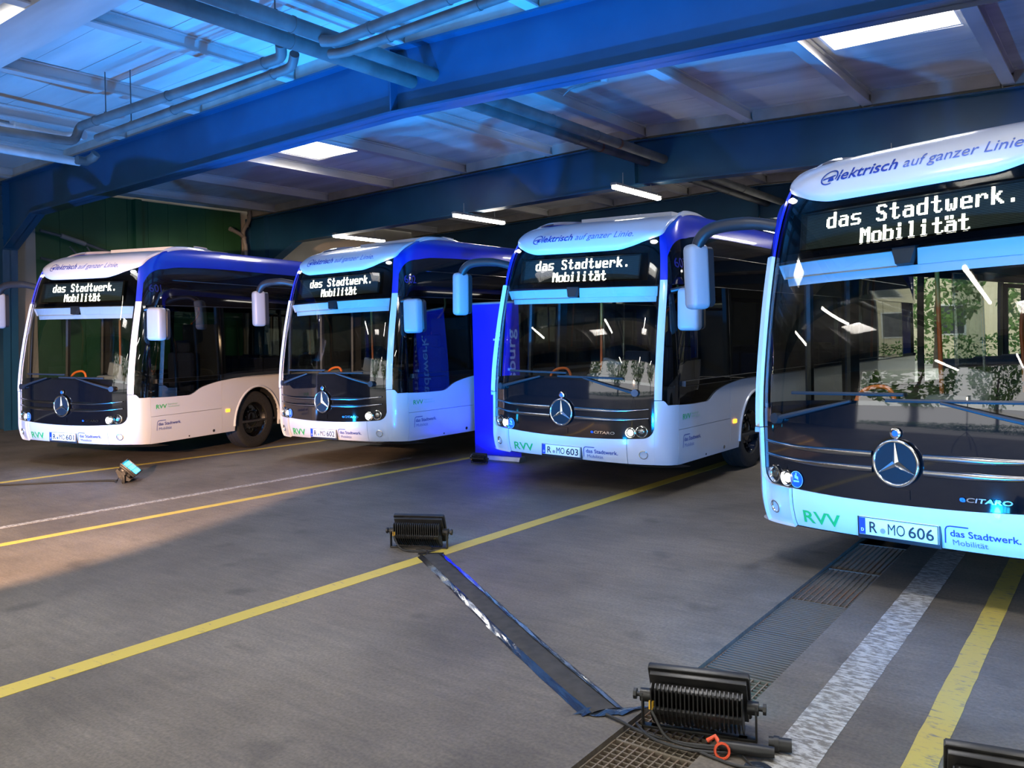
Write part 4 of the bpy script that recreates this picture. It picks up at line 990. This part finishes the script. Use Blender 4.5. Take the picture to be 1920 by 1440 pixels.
# ================================================================ FLOOD LAMPS
M_hous = noisy('lamp_housing', (.012, .012, .013), (.024, .023, .022), 20, .38)
M_lensc = emis('cyan_led_face', (.03, .55, 1.0), 9.0)
M_cable = mat('cable_black', (.02, .02, .02), .5)
M_yel = mat('yellow_tag', (.75, .42, .03), .5)
M_red = mat('red_plug', (.75, .09, .03), .45)
PVZ = .132
def flood(x, y, rz, tilt, label, scale=1.0, energy=700, ang=106, nf=22, lens=True, beam=51):
    e = empty('flood_lamp', (x, y, 0), rz); tag(e, label, 'flood lamp', 'black LED flood lamps on the floor')
    RT_ = Matrix.Translation((0, 0, PVZ * scale)) @ Matrix.Rotation(tilt, 4, 'X') @ Matrix.Scale(scale, 4)
    hous = MB().box((0, .025, 0), (.40, .03, .225), .003, RT_).box((0, -.015, 0), (.36, .05, .15), .01, RT_)
    h = build('housing', hous, M_hous, e)
    fr = MB()
    for c, d in (((0, .050, .118), (.415, .03, .014)), ((0, .050, -.118), (.415, .03, .014)), ((-.204, .050, 0), (.014, .03, .24)), ((.204, .050, 0), (.014, .03, .24))): fr.box(c, d, .004, RT_)
    build('front_frame', fr, M_hous, e)
    fp = [(-.0, -.108), (.030, -.104), (.048, -.07), (.070, -.02), (.074, .015), (.068, .035), (.032, .100), (.026, .110), (0, .110)]
    fm = MB().prism([(-a, b) for a, b in fp], .005, Matrix(((0, 0, 1, -.0025), (1, 0, 0, 0), (0, 1, 0, 0), (0, 0, 0, 1)))).mesh('fin', M_hous, False)
    for k in range(nf):
        f = link('fin', fm, e); f.matrix_basis = RT_ @ Matrix.Translation((-.185 + .37 * k / (nf - 1), -.03, 0))
    build('ridge', MB().box((0, -.088, .016), (.376, .020, .034), .006, RT_), M_hous, e)
    if lens:
        l = build('lens', MB().box((0, .046, 0), (.385, .006, .200), 0, RT_), M_lensc, e, smooth=False)
        gm = MB()
        for k in range(1, 6): gm.box((-.1925 + .385 * k / 6, .051, 0), (.008, .006, .200), 0, RT_)
        for k in (-1, 1): gm.box((0, .051, k * .036), (.385, .006, .008), 0, RT_)
        build('lens_grid', gm, M_hous, e, smooth=False)
    yk = MB(); s = scale
    for sg in (-1, 1):
        yk.box((sg * .235 * s, -.02 * s, PVZ * s / 2 + .006), (.008 * s, .035 * s, PVZ * s + .02), .002)
        yk.box((sg * .20 * s, -.02 * s, .006), (.075 * s, .035 * s, .012 * s), .002)
    yk.box((0, -.02 * s, .006), (.40 * s, .03 * s, .012 * s), .002)
    build('yoke', yk, M_hous, e)
    for sg in (-1, 1):
        build('knob', MB().cyl((sg * .20 * s, -.01 * s, PVZ * s), (sg * .245 * s, -.01 * s, PVZ * s), .028 * s, 16).cyl((sg * .245 * s, -.01 * s, PVZ * s), (sg * .262 * s, -.01 * s, PVZ * s), .010 * s, 10).cyl((sg * .262 * s, -.01 * s, PVZ * s), (sg * .275 * s, -.01 * s, PVZ * s), .024 * s, 8), M_hous, e)
    build('cable_gland', MB().cyl((-.185 * s, -.085 * s, PVZ * s + .01), (-.185 * s, -.09 * s, PVZ * s - .025), .012 * s, 10), M_yel, e)
    build('lamp_cable', MB().tube(smooth([(-.185 * s, -.088 * s, PVZ * s - .02), (-.17 * s, -.11 * s, .09 * s), (-.10 * s, -.15 * s, .02), (.05 * s, -.16 * s, .010), (.16 * s, -.12 * s, .010)]), .006 * s, 8), M_cable, e)
    if energy:
        bt = max(tilt, math.radians(beam)); d = Vector((0, math.cos(bt), math.sin(bt))); p = Vector((0, 0, PVZ * scale)) + Vector((0, math.cos(tilt), math.sin(tilt))) * (.10 * scale)
        R_ = Matrix.Rotation(rz, 3, 'Z'); wp = R_ @ p + Vector((x, y, 0)); wd = R_ @ d
        spot('flood_light', wp, wp + wd, energy, CYAN, ang, 1.0, .05 * scale)
    return e
flood(-1.60, 3.53, math.radians(16.7), math.radians(28), 'large black flood lamp standing on the drain grating', 1.07, 500, ang=128, beam=45)
flood(-.36, 3.47, math.radians(12), math.radians(28), 'black flood lamp beside the worn yellow line', 1.07, 500, ang=128, beam=45)
flood(-4.96, 5.31, math.radians(25), math.radians(28), 'black flood lamp at the far end of the taped cable cover', 1.07, 1650, ang=108, beam=50)
# the lamp near the 601 bus, turned to show its lit face
flood(-10.64, 5.85, math.radians(-40), math.radians(48), 'black flood lamp showing its lit cyan face near the 601 bus', 1.0, 850, nf=14)
flood(-11.9, 3.55, math.radians(8), math.radians(30), 'black flood lamp in front of the 601 bus out of view', 1.0, 850, ang=116, beam=46)
# small lamp at the banner
e = flood(-7.50, 9.30, math.radians(8), math.radians(12), 'small dark lamp leaning at the foot of the blue banner', .55, 0, nf=12, lens=False)
M_bluel = emis('blue_led_face', (.02, .08, 1.0), 5.0)
RTb = Matrix.Translation((0, 0, PVZ * .55)) @ Matrix.Rotation(math.radians(12), 4, 'X') @ Matrix.Scale(.55, 4)
build('lens', MB().box((0, .048, 0), (.385, .008, .215), 0, RTb), M_bluel, e, smooth=False)
spot('banner_light', (-7.50, 9.36, .12), (-7.46, 9.64, 1.1), 45, (.02, .05, 1.0), 140, .6, .05)

# ================================================================ BANNER
M_ban = mat('banner_blue', (.004, .008, .55), .5)
M_bant = mat('banner_text', (.45, .60, .92), .5)
bx = -7.43; e = empty('rollup_banner', (bx, 9.64, 0), math.radians(3)); tag(e, 'tall deep blue roll-up banner between the 602 and 603 buses', 'banner')
build('base', MB().prism([(-.09, 0), (.09, 0), (.10, .02), (.07, .075), (-.07, .075), (-.10, .02)], .86, Matrix(((0, 0, 1, -.43), (1, 0, 0, 0), (0, 1, 0, 0), (0, 0, 0, 1)))), M_steel, e)
build('panel', MB().grid(lambda a, t: (lerp(-.405, .405, a), .004 * math.sin(t * 5) + .002, lerp(.06, 2.28, t)), 4, 12, .004), M_ban, e)
build('top_rail', MB().box((0, .0, 2.285), (.82, .02, .03), .005), M_steel, e)
build('pole', MB().cyl((0, .04, .05), (0, .03, 2.29), .012, 10), M_steel, e)
for txt, xo, sz in (('das', .10, .20), ('Stadtwerk.', .10, .20), ('Regensburg', .34, .19)):
    v, f, w = text_geo(txt, 1.0, bold=.01); z0, L_ = {'das': (.35, .33), 'Stadtwerk.': (.76, 1.14), 'Regensburg': (.35, 1.55)}[txt]; build('lettering', MB().add([(xo - b_ * sz, -.008, z0 + a * L_ / w) for a, b_ in v], f), M_bant, e, smooth=False)

# ================================================================ CABLE COVER WITH TAPE
def strip(e, name, c0, c1, off0, off1, zc, m, wav=0.0, n=40, seed=3, bow=.012):
    rnd = random.Random(seed); A, B = Vector((*c0, 0)), Vector((*c1, 0)); d = (B - A).normalized(); nn = Vector((-d.y, d.x, 0))
    ph = [rnd.uniform(0, 6.28) for _ in range(6)]
    def f(a, t):
        w = sum(math.sin(a * (9 + 11 * k) + ph[k] + t * 2 * k) for k in range(5)) / 5
        o = lerp(off0, off1, t) + (wav * .35 * w if t in (0, 1) else 0); b = -bow * math.sin(PI * a) + bow * .5 * math.sin(2 * PI * a)
        z = zc(t) + (abs(wav * .25 * sum(math.sin(a * (31 + 17 * k) + ph[k] + 5 * t) for k in range(4)) / 2) if 0 < t < 1 else 0)
        p = A.lerp(B, a) + nn * (o + b); return (p.x, p.y, max(z, .002))
    return build(name, MB().grid(f, n, 6, .001), m, e)
M_mat = noisy('rubber_mat', (.028, .026, .024), (.05, .046, .042), 14, .75)
M_tape = mat('glossy_tape', (.02, .022, .026), .18, coat=.5)
M_btape = mat('glossy_dark_tape', (.03, .04, .06), .14, coat=.6)
e = empty('cable_cover', (0, 0, 0)); tag(e, 'long black cable cover strip taped down along both edges', 'cable cover')
C0, C1 = (-4.69, 5.15), (-2.05, 3.45)
strip(e, 'mat', C0, C1, -.075, .075, lambda t: .018 - .010 * abs(2 * t - 1) ** 3, M_mat)
strip(e, 'tape', C0, C1, .068, .112, lambda t: .013 * (1 - t) + .002, M_btape, .012, 90, 4)
strip(e, 'tape', C0, C1, -.112, -.068, lambda t: .013 * t + .002, M_tape, .014, 90, 5)
build('end_tape', MB().grid(lambda a, t: (-2.16 + .20 * a + .06 * t, 3.34 + .15 * t + .12 * a + .015 * math.sin(9 * a), .006 + .012 * abs(math.sin(7 * a + 3 * t)) * (1 - abs(2 * t - 1))), 16, 6, .001), M_btape, e)
build('end_tape', MB().grid(lambda a, t: (-4.79 + .17 * a - .02 * t, 5.10 + .13 * a + .03 * t, .012), 6, 3, .001), M_tape, e)

# ================================================================ CABLES
def cable(label, pts, r=.007, name='cable', m=None):
    o = build(name, MB().tube(smooth(pts, 8), r, 8), m or M_cable); tag(o, label, 'cable'); return o
cable('black cable from the cable cover to the large flood lamp', [(-2.02, 3.42, .012), (-1.93, 3.40, .010), (-1.80, 3.36, .010), (-1.62, 3.36, .012), (-1.45, 3.42, .016), (-1.40, 3.48, .02)])
cable('second black cable lying over the drain grating', [(-1.86, 3.42, .011), (-1.74, 3.33, .013), (-1.58, 3.32, .012), (-1.42, 3.38, .014), (-1.33, 3.46, .012)])
cable('black cable running from the lamp plugs to the tape on the floor', [(-1.52, 3.34, .010), (-1.45, 3.33, .008), (-1.34, 3.32, .008), (-1.24, 3.35, .009)])
cable('thin cable looping past the red plugs', [(-1.38, 3.44, .014), (-1.32, 3.38, .010), (-1.26, 3.34, .009), (-1.20, 3.34, .010)], .005)
cable('short cable from the cable cover to its far flood lamp', [(-4.72, 5.13, .012), (-4.76, 5.19, .01), (-4.84, 5.24, .010), (-4.92, 5.22, .012)])
cable('coiled black cable under the far flood lamp', [(-5.10, 5.20, .010), (-4.95, 5.15, .010), (-4.80, 5.25, .010), (-4.86, 5.33, .012), (-5.02, 5.28, .012), (-5.12, 5.22, .016)])
cable('black cable trailing away from the cyan-lit lamp along the floor', [(-10.72, 5.74, .014), (-10.95, 5.60, .010), (-11.3, 5.25, .010), (-11.75, 4.75, .010), (-12.6, 4.1, .010)], .010)
cable('second thin cable trailing from the cyan-lit lamp', [(-10.70, 5.72, .012), (-11.0, 5.52, .010), (-11.4, 5.12, .010), (-11.85, 4.62, .010), (-12.6, 3.95, .010)], .008)
e = empty('power_plug', (-1.39, 3.41, .0)); tag(e, 'black power plug with red strain rings beside the large flood lamp', 'plug')
build('plug_body', MB().tube([(-.06, -.01, .035), (.0, .0, .035), (.10, .03, .035), (.16, .05, .035)], [.018, .024, .026, .022], 12), M_plastic, e)
build('red_ring', MB().lathe([(.030 + .006 * math.cos(2 * PI * k / 6), .010 * math.sin(2 * PI * k / 6)) for k in range(6)], Matrix.Translation((-.03, -.05, .03)) @ Matrix.Rotation(1.2, 4, 'X') @ Matrix.Rotation(.5, 4, 'Y'), 14, True), M_red, e)
build('red_ring', MB().tube([(-.12, -.0, .03), (-.09, .02, .05), (-.06, .0, .03)], .010, 8), M_red, e)
e = empty('power_plug', (-1.28, 3.53, 0)); tag(e, 'round black connector lying beside the lamp yoke', 'plug')
build('plug_body', MB().cyl((0, 0, .035), (.09, .03, .035), .028, 16).cyl((.02, .007, .035), (.04, .013, .035), .033, 16), M_plastic, e)
e = empty('tape_patch', (-1.22, 3.34, 0)); tag(e, 'crumpled dark tape patch holding cables to the floor', 'tape')
build('tape', MB().grid(lambda a, t: (-.10 + .22 * a, -.05 + .09 * t + .03 * math.sin(6 * a), .006 + .018 * abs(math.sin(8 * a + 5 * t)) * (1 - abs(2 * t - 1)) * (1 - abs(2 * a - 1))), 14, 8, .001), M_btape, e)

# ================================================================ WARM WORK LIGHT (outside the frame)
e = empty('work_light', (-4.6, -.8, 0)); tag(e, 'warm work light on a tripod beside the photographer', 'work light')
build('mast', MB().cyl((0, 0, .5), (0, 0, 2.05), .018, 10), M_plastic, e)
for k in range(3):
    a = 2 * PI * k / 3 + .3; build('leg', MB().cyl((0, 0, .8), (.5 * math.cos(a), .5 * math.sin(a), 0.012), .012, 8), M_plastic, e)
M_warmf = emis('warm_lamp_face', (1.0, .62, .32), 60.0)
dv = (Vector((-12.2, 7.0, 1.0)) - Vector((-4.6, -.8, 2.2))).normalized(); mtx = Matrix.Translation((0, 0, 2.2)) @ dv.to_track_quat('Y', 'Z').to_matrix().to_4x4()
build('head', MB().box((0, -.03, 0), (.26, .10, .20), .01, mtx), M_plastic, e); build('face', MB().box((0, .024, 0), (.14, .006, .10), 0, mtx), M_warmf, e, smooth=False)
spot('work_light_beam', Vector((-4.6, -.8, 2.2)) + dv * .05, (-11.2, 6.0, .2), 3600, WARM, 42, .3, .05)
spot('work_light_beam', Vector((-4.55, -.75, 2.15)), (-4.2, 9.0, 0.2), 800, (1.0, .66, .48), 34, .5, .05)
